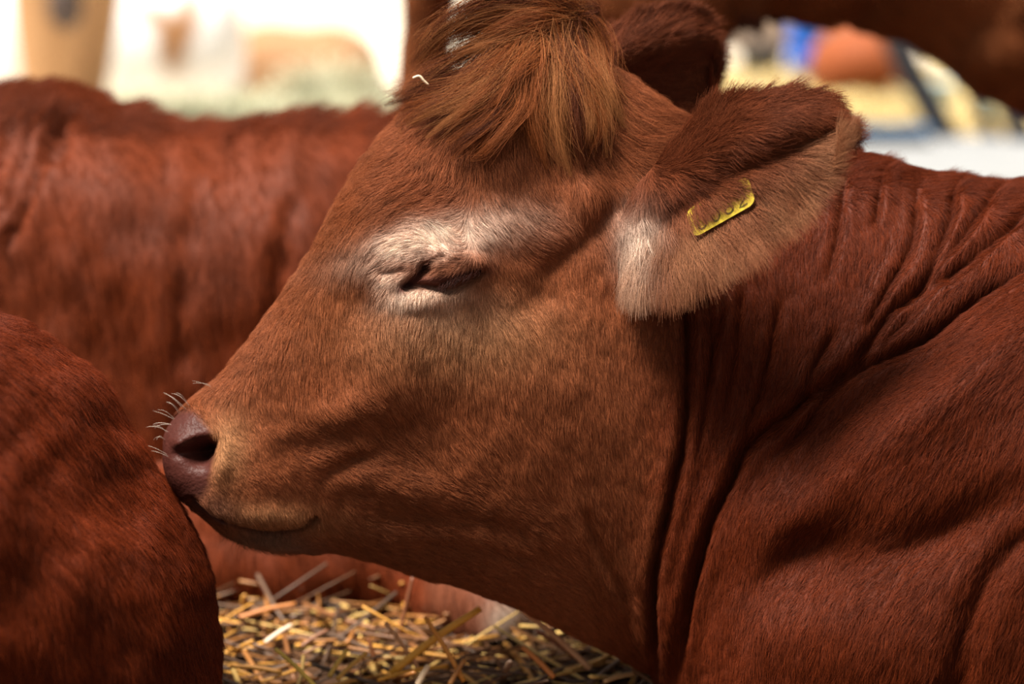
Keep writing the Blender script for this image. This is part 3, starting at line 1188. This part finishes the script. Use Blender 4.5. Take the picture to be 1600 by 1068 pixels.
# the rump against the muzzle
rump = thing('cow', (-.75, -.1, 0), 'rounded red-brown hindquarters of a lying cow touching the muzzle of the dozing one', 'cow')
RST = [
    (340, 1100, 340, 1130, .02, -.06), (328, 1010, 322, 1170, .09, -.06), (304, 920, 286, 1190, .15, -.06), (262, 836, 232, 1200, .20, -.07),
    (200, 748, 160, 1200, .235, -.08), (150, 660, 86, 1200, .26, -.09), (104, 586, 16, 1200, .275, -.10), (46, 534, -66, 1200, .285, -.11),
    (-20, 504, -150, 1200, .295, -.12), (-180, 480, -300, 1200, .31, -.13), (-450, 430, -500, 1200, .32, -.14), (-900, 405, -900, 1200, .33, -.15),
    (-1350, 380, -1350, 1190, .29, -.15), (-1650, 420, -1650, 1100, .2, -.15), (-1800, 480, -1800, 900, .12, -.15), (-2000, 420, -2000, 760, .09, -.15), (-2100, 500, -2100, 700, .03, -.15)]
rm = fused('body', [loft(RST, 110, 80)], .009, 4)


def rump_rel(x, y, V):
    d = .006 * vnoise(x / 130, y / 130, 51) + .003 * vnoise(x / 50, y / 50, 52)
    d -= .012 * gauss(x, y, 60, 690, 60, 120, -20)
    return d


def rump_col(x, y, V):
    c = np.ones((len(x), 3)) * lin(136, 54, 22)
    nz = vnoise(x / 70, y / 40, 53)[:, None] * .18
    c = c * (1 + nz)
    return c


rV, rN, rF, rc = finish(rm, rump, rump_col, rump_rel)
coat_on(rump, rV, rN, rF, rc, 95000, [(0, 520, .6, .8), (100, 600, .6, .9), (200, 750, .5, 1), (50, 800, .4, 1), (250, 950, .3, 1), (100, 1000, .2, 1), (330, 1000, .4, 1)], .014, .00022, 61)

# the cow lying behind
back = thing('cow', (-.3, 1.0, 0), 'red-brown cow lying on the straw behind the dozing one, one pale foot stretched out', 'cow')
BST = [
    (-700, 330, -700, 520, .05, 0.97), (-640, 260, -620, 560, .10, 0.97), (-480, 190, -420, 640, .13, 0.96), (-300, 200, -250, 760, .15, 0.94), (-140, 188, -140, 815, .21, 0.92), (-20, 152, -60, 815, .26, 0.92),
    (80, 146, 30, 818, .28, 0.92), (150, 160, 120, 818, .29, 0.92), (240, 184, 230, 818, .30, 0.92), (340, 194, 340, 818, .305, 0.92), (450, 190, 450, 818, .30, 0.92),
    (560, 180, 560, 816, .29, 0.94), (660, 184, 650, 812, .26, 0.97), (740, 220, 730, 806, .22, 1.00), (800, 300, 790, 800, .16, 1.02), (830, 420, 826, 760, .08, 1.04), (838, 560, 838, 640, .02, 1.04)]
leg = tube([P(560, 780, .78), P(620, 850, .62), P(668, 890, .50), P(712, 925, .42), P(755, 958, .37), P(785, 985, .345)], [.10, .085, .062, .05, .044, .036], 40, 20)
hoof = tube([P(778, 978, .35), P(790, 992, .335), P(800, 1003, .325)], [.036, .036, .024], 10, 16)
shank = tube([P(690, 890, .52), P(640, 876, .60), P(600, 860, .68)], [.05, .06, .07], 14, 14)
fold_leg = tube([P(250, 845, .62), P(340, 852, .58), P(450, 858, .55), P(560, 864, .54), P(650, 866, .56), P(700, 850, .66)], [.09, .10, .10, .10, .09, .08], 40, 20)
bm_ = fused('body', [loft(BST, 120, 80, 3.0), leg, hoof, shank, fold_leg], .010, 4)


def back_rel(x, y, V):
    d = .010 * vnoise(x / 90, y / 140, 71) + .005 * vnoise(x / 35, y / 60, 72)
    for pts_, w_, a_ in (([(85, 190), (50, 290), (5, 400)], 10, -.02), ([(50, 170), (30, 260), (-10, 360)], 9, -.018), ([(20, 180), (0, 260), (-20, 330)], 9, -.018),
                         ([(310, 260), (300, 360), (285, 520)], 14, -.012), ([(460, 290), (440, 400), (425, 520)], 14, -.014), ([(280, 330), (276, 450), (290, 600)], 12, -.010),
                         ([(95, 175), (100, 215), (80, 260)], 14, -.02)):
        d += a_ * crease(x, y, pts_, w_)
    return d * smooth(900, 800, x)


def back_col(x, y, V):
    c = np.ones((len(x), 3)) * lin(142, 62, 28)
    c = c * (1 + .2 * vnoise(x / 60, y / 90, 73)[:, None] + .12 * vnoise(x / 20, y / 30, 74)[:, None])
    lg = (smooth(.50, .44, V[:, 1]) * smooth(640, 680, x) * (V[:, 2] < .3))[:, None]
    c = c * (1 - lg) + lin(150, 84, 56) * lg
    ft = (gauss(x, y, 790, 972, 34, 36) * (V[:, 1] < .6))[:, None]
    c = c * (1 - .75 * ft) + lin(214, 190, 168) * .75 * ft
    hf = (smooth(988, 998, y) * (V[:, 1] < .6))[:, None]
    return c * (1 - hf) + lin(58, 46, 42) * hf


bV, bN, bF, bc = finish(bm_, back, back_col, back_rel)
coat_on(back, bV, bN, bF, bc, 45000, [(50, 170, .5, .6), (200, 300, 0, 1), (400, 250, .1, 1), (600, 220, .3, 1), (300, 600, .05, 1), (740, 950, .4, 1)], .018, .0004, 62)
coat_on(back, bV, bN, bF, bc, 9000, [(50, 150, .3, -1), (200, 180, .8, -.4), (400, 190, .9, -.3), (600, 180, .9, -.4)], .030, .0004, 63, lift=.7,
        sel=lambda x, y, V: smooth(225, 195, y) * (x < 640) * (1 + 3 * gauss(x, y, 100, 160, 80, 60)) * (V[:, 2] > .4), name='back_hair')

# the standing cow
stand = thing('cow', (.6, 1.7, 0), 'brown cow standing behind, seen only by its hind legs, teats and belly', 'cow')
SST = [
    (560, -420, 560, -330, .03, 1.98), (580, -560, 590, -200, .14, 1.96), (660, -640, 680, -110, .22, 1.94), (800, -660, 820, -70, .26, 1.9), (960, -640, 960, -40, .27, 1.86),
    (1120, -620, 1120, -10, .28, 1.80), (1230, -610, 1230, 32, .29, 1.74), (1330, -620, 1330, 40, .30, 1.68), (1460, -640, 1460, 98, .31, 1.60), (1600, -670, 1600, 172, .31, 1.52),
    (1760, -700, 1760, 215, .29, 1.44), (1900, -720, 1900, 190, .25, 1.38), (2040, -740, 2060, 80, .19, 1.34), (2200, -820, 2230, -120, .14, 1.30), (2330, -860, 2400, -420, .10, 1.28), (2480, -760, 2500, -420, .08, 1.27), (2640, -600, 2640, -420, .05, 1.26)]
near_hind = tube([P(1000, -330, 1.70), P(1010, -180, 1.64), P(1028, -60, 1.60), P(1040, 40, 1.60), P(1046, 150, 1.62), P(1060, 260, 1.66), P(1064, 420, 1.66), P(1060, 560, 1.66), P(1050, 640, 1.64)],
                 [.19, .175, .155, .125, .082, .058, .045, .045, .055], 60, 28)
far_hind = tube([P(760, -320, 2.0), P(715, -170, 2.04), P(682, -50, 2.05), P(668, 30, 2.06), P(668, 130, 2.08), P(676, 220, 2.08), P(690, 380, 2.06), P(694, 520, 2.05), P(684, 590, 2.03)],
                [.16, .10, .055, .042, .055, .050, .040, .042, .052], 60, 24)
fore1 = tube([P(1780, 60, 1.30), P(1780, 250, 1.28), P(1776, 440, 1.28), P(1770, 640, 1.27), P(1760, 745, 1.26)], [.12, .075, .05, .042, .05], 40, 20)
fore2 = tube([P(1900, 60, 1.58), P(1900, 250, 1.58), P(1890, 430, 1.58), P(1890, 560, 1.57), P(1880, 650, 1.56)], [.12, .075, .05, .042, .05], 40, 20)
udder = tube([P(1150, -60, 1.70), P(1185, -20, 1.68), P(1205, 4, 1.66), P(1212, 16, 1.66)], [.07, .065, .045, .02], 14, 18)
teat1 = tube([P(1178, -20, 1.60), P(1180, 20, 1.60), P(1181, 48, 1.60), P(1181, 62, 1.60)], [.030, .021, .017, .009], 14, 14)
teat2 = tube([P(1212, -14, 1.66), P(1214, 16, 1.66), P(1214, 36, 1.66), P(1214, 46, 1.66)], [.028, .018, .014, .008], 14, 14)
sm_ = fused('body', [loft(SST, 120, 70), near_hind, far_hind, fore1, fore2, udder, teat1, teat2], .013, 2)


def stand_rel(x, y, V):
    return .012 * vnoise(x / 110, y / 110, 81) + .005 * vnoise(x / 40, y / 40, 82) - .02 * crease(x, y, [(1300, 30), (1330, 18), (1380, 8)], 14) - .012 * crease(x, y, [(1160, -40), (1150, 40), (1128, 120)], 14)


def stand_col(x, y, V):
    c = np.ones((len(x), 3)) * lin(186, 108, 64)
    c = c * (1 + .22 * vnoise(x / 80, y / 70, 83)[:, None] + .12 * vnoise(x / 25, y / 25, 84)[:, None])
    t_ = np.clip(smooth(-10, 20, y) * ((x > 1158) & (x < 1232) & (y < 70)), 0, 1) * smooth(18, 30, y - 0 * x)
    t_ = np.where((np.abs(x - 1180) < 24) | (np.abs(x - 1214) < 20), t_, 0)[:, None]
    return c * (1 - t_) + lin(122, 74, 62) * t_


sV, sN, sF, sc_ = finish(sm_, stand, stand_col, stand_rel)
coat_on(stand, sV, sN, sF, sc_, 26000, [(1040, 50, 0, 1), (670, 60, 0, 1), (1300, 0, .4, 1), (1500, 60, .5, 1)], .018, .0005, 64)

# ------------------------------------------------------------------ far animals
def lying(name_label, stations, col, cat='cow', extra=(), colfun=None, voxel=.03):
    b = P(stations[len(stations) // 2][2], stations[len(stations) // 2][3], stations[len(stations) // 2][5])
    r_ = thing('cow', (b[0], b[1], 0), name_label, cat)
    m_ = fused('body', [loft(stations, 50, 36)] + list(extra), voxel, 5)
    finish(m_, r_, colfun or solid(col))
    return r_


def pale_col(x, y, V):
    c = np.ones((len(x), 3)) * C_WHITE
    m = np.clip(gauss(x, y, 268, 72, 20, 38, -8) * 1.6 + gauss(x, y, 240, 22, 40, 14, 25) + gauss(x, y, 296, 18, 14, 44) * 1.3, 0, 1)[:, None]
    c = c * (1 - m) + lin(206, 146, 92) / K_COAT * .5 * m
    return c


C_WHITE = np.array([.86, .85, .86]) / K_COAT
lying('white cow with tan patches lying beyond the green hay in the sun',
      [(-260, 40, -260, 110, .05, 9.6), (-230, -10, -230, 150, .2, 9.6), (-120, -40, -120, 165, .34, 9.6), (40, -45, 40, 168, .38, 9.6), (200, -40, 200, 168, .38, 9.6), (320, -36, 320, 166, .36, 9.6), (366, 0, 364, 164, .28, 9.6), (384, 60, 384, 130, .06, 9.6)],
      None, colfun=pale_col)


def tan_col(x, y, V):
    c = np.ones((len(x), 3)) * lin(206, 160, 116) / K_COAT * .7
    return c


tan_leg = lambda x0, x1, Y_, r_: tube([P(x0, -150, Y_), P(x0, -30, Y_), P((x0 + x1) / 2, 70, Y_), P(x1, 140, Y_), P(x1, 205, Y_), P(x1, 222, Y_)], [r_ * 1.6, r_ * 1.25, r_, r_ * .8, r_ * .75, r_ * .9], 30, 18)
tan_cow = thing('cow', (-2.1, 7.3, 0), 'tan cow standing beyond the hay with its dark tail hanging', 'cow')
tm = fused('body', [loft([(-620, -420, -620, -330, .05, 7.4), (-560, -470, -540, -210, .2, 7.4), (-300, -480, -300, -140, .3, 7.4), (0, -480, 0, -120, .32, 7.4), (110, -470, 110, -110, .3, 7.4), (165, -400, 165, -160, .2, 7.4), (185, -330, 185, -260, .05, 7.4)], 50, 36),
                     tan_leg(80, 74, 7.1, .13), tan_leg(132, 128, 7.6, .13), tan_leg(-420, -420, 7.1, .11), tan_leg(-360, -360, 7.7, .11)], .03, 4)
finish(tm, tan_cow, tan_col)
tl = tube([P(120, -330, 6.95), P(108, -200, 6.92), P(103, -60, 6.92), P(102, 20, 6.92), P(101, 46, 6.92)], [.04, .035, .05, .065, .02], 30, 14)
o = link('tail', mesh_from('tail', tl[0], tl[1]), tan_cow, simple_mat('tail_dark', lin(74, 62, 58), .8, noise=.2))

lying('pale tan cow lying in full sun beside the hay',
      [(366, 90, 366, 120, .05, 10.4), (380, 48, 380, 150, .2, 10.4), (420, 36, 420, 165, .3, 10.4), (470, 42, 470, 165, .33, 10.4), (530, 40, 530, 165, .33, 10.4), (575, 62, 575, 160, .26, 10.4), (598, 100, 598, 150, .1, 10.4)],
      lin(206, 158, 116) / K_COAT * .55)
lying('orange-brown cow lying on pale straw beside a blue barrel',
      [(1262, 100, 1262, 120, .04, 9.6), (1276, 66, 1276, 146, .18, 9.6), (1320, 40, 1320, 150, .28, 9.6), (1370, 36, 1370, 150, .3, 9.6), (1408, 60, 1412, 148, .22, 9.6), (1426, 100, 1426, 140, .06, 9.6)],
      lin(176, 96, 58) / K_COAT * .6)

# ------------------------------------------------------------------ yard furniture on the far right
def lathe(profile, c, n=40):
    V = []
    F = []
    for r_, z_ in profile:
        for i in range(n):
            a = 2 * math.pi * i / n
            V.append((c[0] + r_ * math.cos(a), c[1] + r_ * math.sin(a), c[2] + z_))
    k_ = len(profile)
    for i in range(k_ - 1):
        for j in range(n):
            F.append([i * n + j, i * n + (j + 1) % n, (i + 1) * n + (j + 1) % n, (i + 1) * n + j])
    F.append(list(range(n))[::-1])
    F.append([(k_ - 1) * n + j for j in range(n)])
    return V, F


def box(cx, cy, cz, sx, sy, sz, bev=.01, rot=None):
    import bmesh
    bm = bmesh.new()
    bmesh.ops.create_cube(bm, size=1)
    for v in bm.verts:
        v.co.x *= sx
        v.co.y *= sy
        v.co.z *= sz
    bmesh.ops.bevel(bm, geom=bm.edges[:], offset=bev, segments=2, affect='EDGES')
    if rot is not None:
        bmesh.ops.rotate(bm, verts=bm.verts, cent=(0, 0, 0), matrix=rot)
    for v in bm.verts:
        v.co += Vector((cx, cy, cz))
    m_ = bpy.data.meshes.new('m')
    bm.to_mesh(m_)
    bm.free()
    return m_


M_BLUE = simple_mat('blue_plastic', lin(30, 92, 190), .45, noise=.1)
M_DARK = simple_mat('dark_steel', lin(40, 40, 46), .6, noise=.2, nscale=8)
M_CONC = simple_mat('concrete', lin(136, 138, 140), .9, noise=.1, nscale=3)
M_PALEBLUE = simple_mat('pale_plastic', lin(196, 222, 236), .4)
pb = G(1258, 132)
bar = thing('barrel', tuple(pb), 'bright blue plastic barrel behind the straw bed', 'barrel')
v_, f_ = lathe([(.085, 0), (.095, .01), (.098, .12), (.104, .13), (.104, .15), (.098, .16), (.098, .30), (.104, .31), (.104, .33), (.098, .34), (.096, .46), (.07, .48)], pb)
link('drum', mesh_from('drum', v_, f_), bar, M_BLUE)
v_, f_ = lathe([(.072, 0), (.076, .004), (.076, .016), (.07, .02)], pb + np.array([0, 0, .478]))
link('lid', mesh_from('lid', v_, f_), bar, M_DARK)
for (bx0, by0, sc, lb) in ((1470, 176, 1.0, 'pale blue bucket standing by the thick slanted bar of the feed barrier'), (1546, 190, .8, 'small pale bucket between the thinner bars of the feed barrier')):
    g0 = G(bx0, by0)
    bk_ = thing('bucket', tuple(g0), lb, 'bucket')
    v_, f_ = lathe([(.045 * sc, 0), (.05 * sc, .004), (.062 * sc, .13 * sc), (.068 * sc, .135 * sc), (.068 * sc, .145 * sc), (.058 * sc, .145 * sc), (.05 * sc, .03 * sc)], g0)
    link('pail', mesh_from('pail', v_, f_), bk_, M_PALEBLUE)
    hn = tube([g0 + np.array([.066 * sc * math.cos(a), -.01, .14 * sc + .06 * sc * math.sin(a)]) for a in np.linspace(0, math.pi, 7)], [.004] * 7, 20, 8)
    link('handle', mesh_from('handle', *hn), bk_, M_DARK)
g0 = G(1376, 231)
tr = thing('trough', tuple(g0), 'low dark trough with a blue rim at the edge of the concrete', 'trough')
link('tub', box(g0[0], g0[1], .03, .34, .2, .06, .015), tr, M_DARK)
for sx_, sy_, cx_, cy_ in ((.36, .03, 0, -.095), (.36, .03, 0, .095), (.03, .16, -.165, 0), (.03, .16, .165, 0)):
    link('rim', box(g0[0] + cx_, g0[1] + cy_, .072, sx_, sy_, .03, .006), tr, MATS.setdefault('rim', simple_mat('faded_blue', lin(84, 118, 152), .6)))
fb0 = G(1480, 222)
fb = thing('feed_barrier', tuple(fb0), 'dark slanted steel bars of a feed barrier along the concrete', 'barrier')
for (x0, y0, x1, y1, r_) in ((1376, 20, 1482, 222, .052), (1476, 40, 1554, 222, .030), (1530, 60, 1604, 226, .045), (1640, 60, 1700, 228, .04), (1740, 60, 1800, 228, .04)):
    lo = G(x1, y1)
    hi = P(x0, y0, lo[1])
    tb = tube([lo, (lo * 2 + hi) / 3, (lo + 2 * hi) / 3, hi], [r_ * 1.08, r_, r_, r_ * .9], 14, 14)
    link('bar', mesh_from('bar', *tb), fb, M_DARK)
lo = P(1340, 18, fb0[1])
tb = tube([lo, P(1500, 30, fb0[1]), P(1650, 50, fb0[1]), P(1820, 56, fb0[1])], [.04] * 4, 20, 12)
link('top_rail', mesh_from('top_rail', *tb), fb, M_DARK)
g0 = G(1190, 128)
gt = thing('tub', tuple(g0), 'dark grey feed tub beside the blue barrel', 'tub')
v_, f_ = lathe([(.10, 0), (.11, .01), (.13, .17), (.145, .18), (.145, .20), (.12, .20), (.11, .05)], g0)
link('wall', mesh_from('wall', v_, f_), gt, simple_mat('grey_rubber', lin(86, 88, 96), .6))
v_, f_ = lathe([(.145, .185), (.152, .19), (.152, .205), (.145, .21)], g0)
link('rim', mesh_from('rim', v_, f_), gt, M_DARK)

# ------------------------------------------------------------------ straw and hay
def stalks(n, region, seed, cols, rad=(.0012, .0028), length=(.06, .24), zmax=.05, up=.25):
    r = np.random.default_rng(seed)
    x = region[0] + (region[1] - region[0]) * r.random(n)
    y = region[2] + (region[3] - region[2]) * r.random(n)
    z = zmax * r.random(n) ** 1.6 + .003
    a = r.random(n) * math.pi * 2
    e = r.normal(0, up, n)
    L = length[0] + (length[1] - length[0]) * r.random(n)
    d = np.stack([np.cos(a) * np.cos(e), np.sin(a) * np.cos(e), np.sin(e)], 1)
    side = np.stack([-np.sin(a), np.cos(a), 0 * a], 1)
    c = np.stack([x, y, z], 1)
    t = np.array([-.5, -.17, .17, .5])
    bend = r.normal(0, .12, n)
    ctr = c[:, None] + (t[None, :, None] * L[:, None, None]) * d[:, None] + ((t ** 2)[None, :, None] * (bend * L)[:, None, None]) * side[:, None]
    ctr[..., 2] = np.maximum(ctr[..., 2], .003)
    rr = rad[0] + (rad[1] - rad[0]) * r.random(n)
    upv = np.cross(d, side)
    k = 4
    ang = np.arange(k) * 2 * math.pi / k
    ring = (np.cos(ang)[None, None, :, None] * side[:, None, None] + .6 * np.sin(ang)[None, None, :, None] * upv[:, None, None]) * rr[:, None, None, None]
    V = (ctr[:, :, None] + ring).reshape(-1, 3)
    base = (np.arange(n) * 4 * k)[:, None]
    q_ = []
    for s in range(3):
        for j in range(k):
            q_.append([s * k + j, s * k + (j + 1) % k, (s + 1) * k + (j + 1) % k, (s + 1) * k + j])
    q_.append([3, 2, 1, 0])
    q_.append([12, 13, 14, 15])
    F = (base[:, :, None] + np.array(q_)[None]).reshape(-1, 4)
    ci = r.integers(0, len(cols), n)
    C = np.array(cols)[ci] * np.clip(r.normal(1, .2, (n, 1)), .4, 1.6)
    return V, F, np.repeat(C, 4 * k, 0)


def stalk_mat():
    m, nt, b = new_mat('straw')
    at = nt.nodes.new('ShaderNodeAttribute')
    at.attribute_name = 'coat'
    nt.links.new(at.outputs['Color'], b.inputs['Base Color'])
    b.inputs['Roughness'].default_value = .5
    return m


M_STRAW = stalk_mat()
STRAW = [lin(196, 140, 62), lin(150, 98, 48), lin(112, 70, 36), lin(84, 54, 32), lin(214, 176, 104), lin(100, 76, 60)]
V_, F_, C_ = stalks(2500, (-.8, .7, .12, 1.2), 91, STRAW, rad=(.0016, .0042), length=(.05, .22), zmax=.02)
m_ = mesh_from('straw_bedding', V_, F_, False)
vattr(m_, 'coat', C_)
tag(link('straw_bedding', m_, None, M_STRAW), 'tangled golden and brown straw bedding on the ground', 'straw', kind='stuff')

BIG = [
    (611, 1051, 751, 950, 7, (226, 178, 70), 'thick golden straw stalk crossing another in front of the pale hoof'),
    (725, 1064, 664, 963, 4.5, (206, 150, 66), 'golden straw stalk leaning under the thick golden one'),
    (655, 1046, 602, 972, 4, (198, 160, 122), 'pale straw stalk standing up among the bedding'),
    (493, 1072, 430, 1013, 4, (214, 196, 96), 'yellow-green straw stalk leaning on the bedding'),
    (514, 1057, 542, 1015, 4.2, (212, 186, 92), 'short yellow straw stub with a cut end'),
    (526, 1061, 573, 1019, 4, (200, 164, 80), 'short yellow straw stub beside the cut one'),
    (371, 966, 462, 943, 5, (176, 122, 70), 'brown straw stalk lying flat in the shade of the lying cow'),
    (414, 1004, 456, 976, 5, (206, 196, 184), 'silvery white straw piece beside the rounded hindquarters'),
    (470, 1010, 512, 984, 4, (120, 84, 60), 'dull brown bent straw next to the silvery piece'),
    (922, 1044, 812, 950, 5.5, (206, 170, 136), 'long pale straw stalk leaning below the throat'),
    (866, 1058, 816, 1010, 5, (206, 138, 74), 'orange straw stalk lying below the throat'),
    (651, 1072, 669, 1040, 5.5, (226, 212, 186), 'stubby whitish straw end pointing up'),
    (702, 1070, 726, 1030, 4.2, (178, 128, 70), 'brown straw stalk under the pale hoof'),
    (586, 1032, 575, 996, 4.5, (150, 96, 50), 'short dark brown straw stub'),
    (624, 992, 645, 900, 3.5, (104, 66, 44), 'thin dark straw rising beside the pale leg'),
    (990, 1052, 944, 1064, 4.5, (190, 160, 120), 'pale straw bit by the dewlap'),
    (905, 1030, 838, 985, 4.5, (140, 88, 56), 'dull brown straw stalk under the throat'),
    (440, 1050, 360, 1040, 4.5, (196, 150, 76), 'flat golden stalk lying across the near bedding'),
    (700, 1040, 590, 1062, 4.0, (214, 166, 66), 'slim golden stalk lying along the near bedding'),
]
for (x0, y0, x1, y1, w_, c_, lb) in BIG:
    a = G(x0, y0, .03)
    b = P(x1, y1, a[1] + .015)
    if b[2] < .03:
        b = G(x1, y1, .03)
    r_ = w_ * .00066 * .95
    mid_ = (a + b) / 2 + np.array([0, 0, .03]) * np.linalg.norm(b - a)
    tb = tube([a, mid_, b], [r_, r_ * .95, r_ * .85], 12, 8)
    m_ = mesh_from('straw_stalk', *tb)
    vattr(m_, 'coat', np.ones((len(tb[0]), 3)) * lin(*c_) * np.array([1.15, .95, .80]))
    tag(link('straw_stalk', m_, None, M_STRAW), lb, 'straw', 'loose straw stalks')
# a wisp caught in the forelock
ypt = float(surf_y(DM_BODY, 650, 150)) - .03
tb = tube([P(645, 122, ypt), P(655, 119, ypt), P(662, 126, ypt), P(670, 133, ypt)], [.0012, .0014, .0014, .001], 14, 8)
m_ = mesh_from('straw_wisp', *tb)
vattr(m_, 'coat', np.ones((len(tb[0]), 3)) * lin(220, 200, 170))
tag(link('straw_wisp', m_, None, M_STRAW), 'tiny pale straw wisp caught in the forelock', 'straw')

HAY = [lin(192, 194, 164), lin(168, 172, 140), lin(208, 202, 176), lin(150, 146, 118)]
h0, h1 = G(150, 178), G(640, 178)
V_, F_, C_ = stalks(4000, (h0[0], h1[0], 8.0, 9.0), 92, HAY, rad=(.004, .009), length=(.1, .35), zmax=.06, up=.3)
V2, F2, C2 = stalks(900, (G(470, 170)[0], G(590, 170)[0], 8.6, 9.0), 93, HAY[1:], rad=(.004, .008), length=(.15, .35), zmax=.15, up=.6)
m_ = mesh_from('hay', np.vstack([V_, V2]), np.vstack([F_, F2 + len(V_)]), False)
vattr(m_, 'coat', np.vstack([C_, C2]))
tag(link('hay', m_, None, M_STRAW), 'grey-green loose hay heaped in front of the far cows', 'hay', kind='stuff')
s0, s1 = G(1120, 150), G(1640, 150)
V_, F_, C_ = stalks(6000, (s0[0] - .2, s1[0] + .5, 7.6, 12.0), 94, [lin(212, 190, 130), lin(190, 160, 96), lin(220, 204, 156)], rad=(.004, .009), length=(.1, .35), zmax=.05)
m_ = mesh_from('straw_bed', V_, F_, False)
vattr(m_, 'coat', C_)
tag(link('straw_bed', m_, None, M_STRAW), 'pale sunlit straw spread beyond the concrete strip', 'straw', kind='stuff')

# ------------------------------------------------------------------ ground and walls
def slab(name, x0, x1, y0, y1, z0, z1, mat):
    return tag(link(name, box((x0 + x1) / 2, (y0 + y1) / 2, (z0 + z1) / 2, x1 - x0, y1 - y0, z1 - z0, .004), None, mat), kind='structure')


slab('floor', -30, 30, -5, 5.0, -.2, 0, simple_mat('dirt', lin(92, 62, 38), .95, col2=lin(50, 32, 20), nscale=14, bump=.5))
slab('floor_yard', -30, 30, 5.0, 40, -.2, 0, simple_mat('yard', lin(226, 216, 200), .95, col2=lin(206, 196, 176), nscale=4, bump=.2))
slab('trim_1', 1.0, 9, 4.9, 7.3, -.1, .02, M_CONC)
slab('wall_back', -14, 1.45, 19, 19.3, 0, 4.5, simple_mat('whitewash', lin(240, 236, 226), .9, noise=.04, nscale=2))
slab('wall_right', 1.45, 14, 15, 15.3, 0, 4.5, simple_mat('old_timber', lin(120, 104, 92), .9, noise=.2, nscale=5))
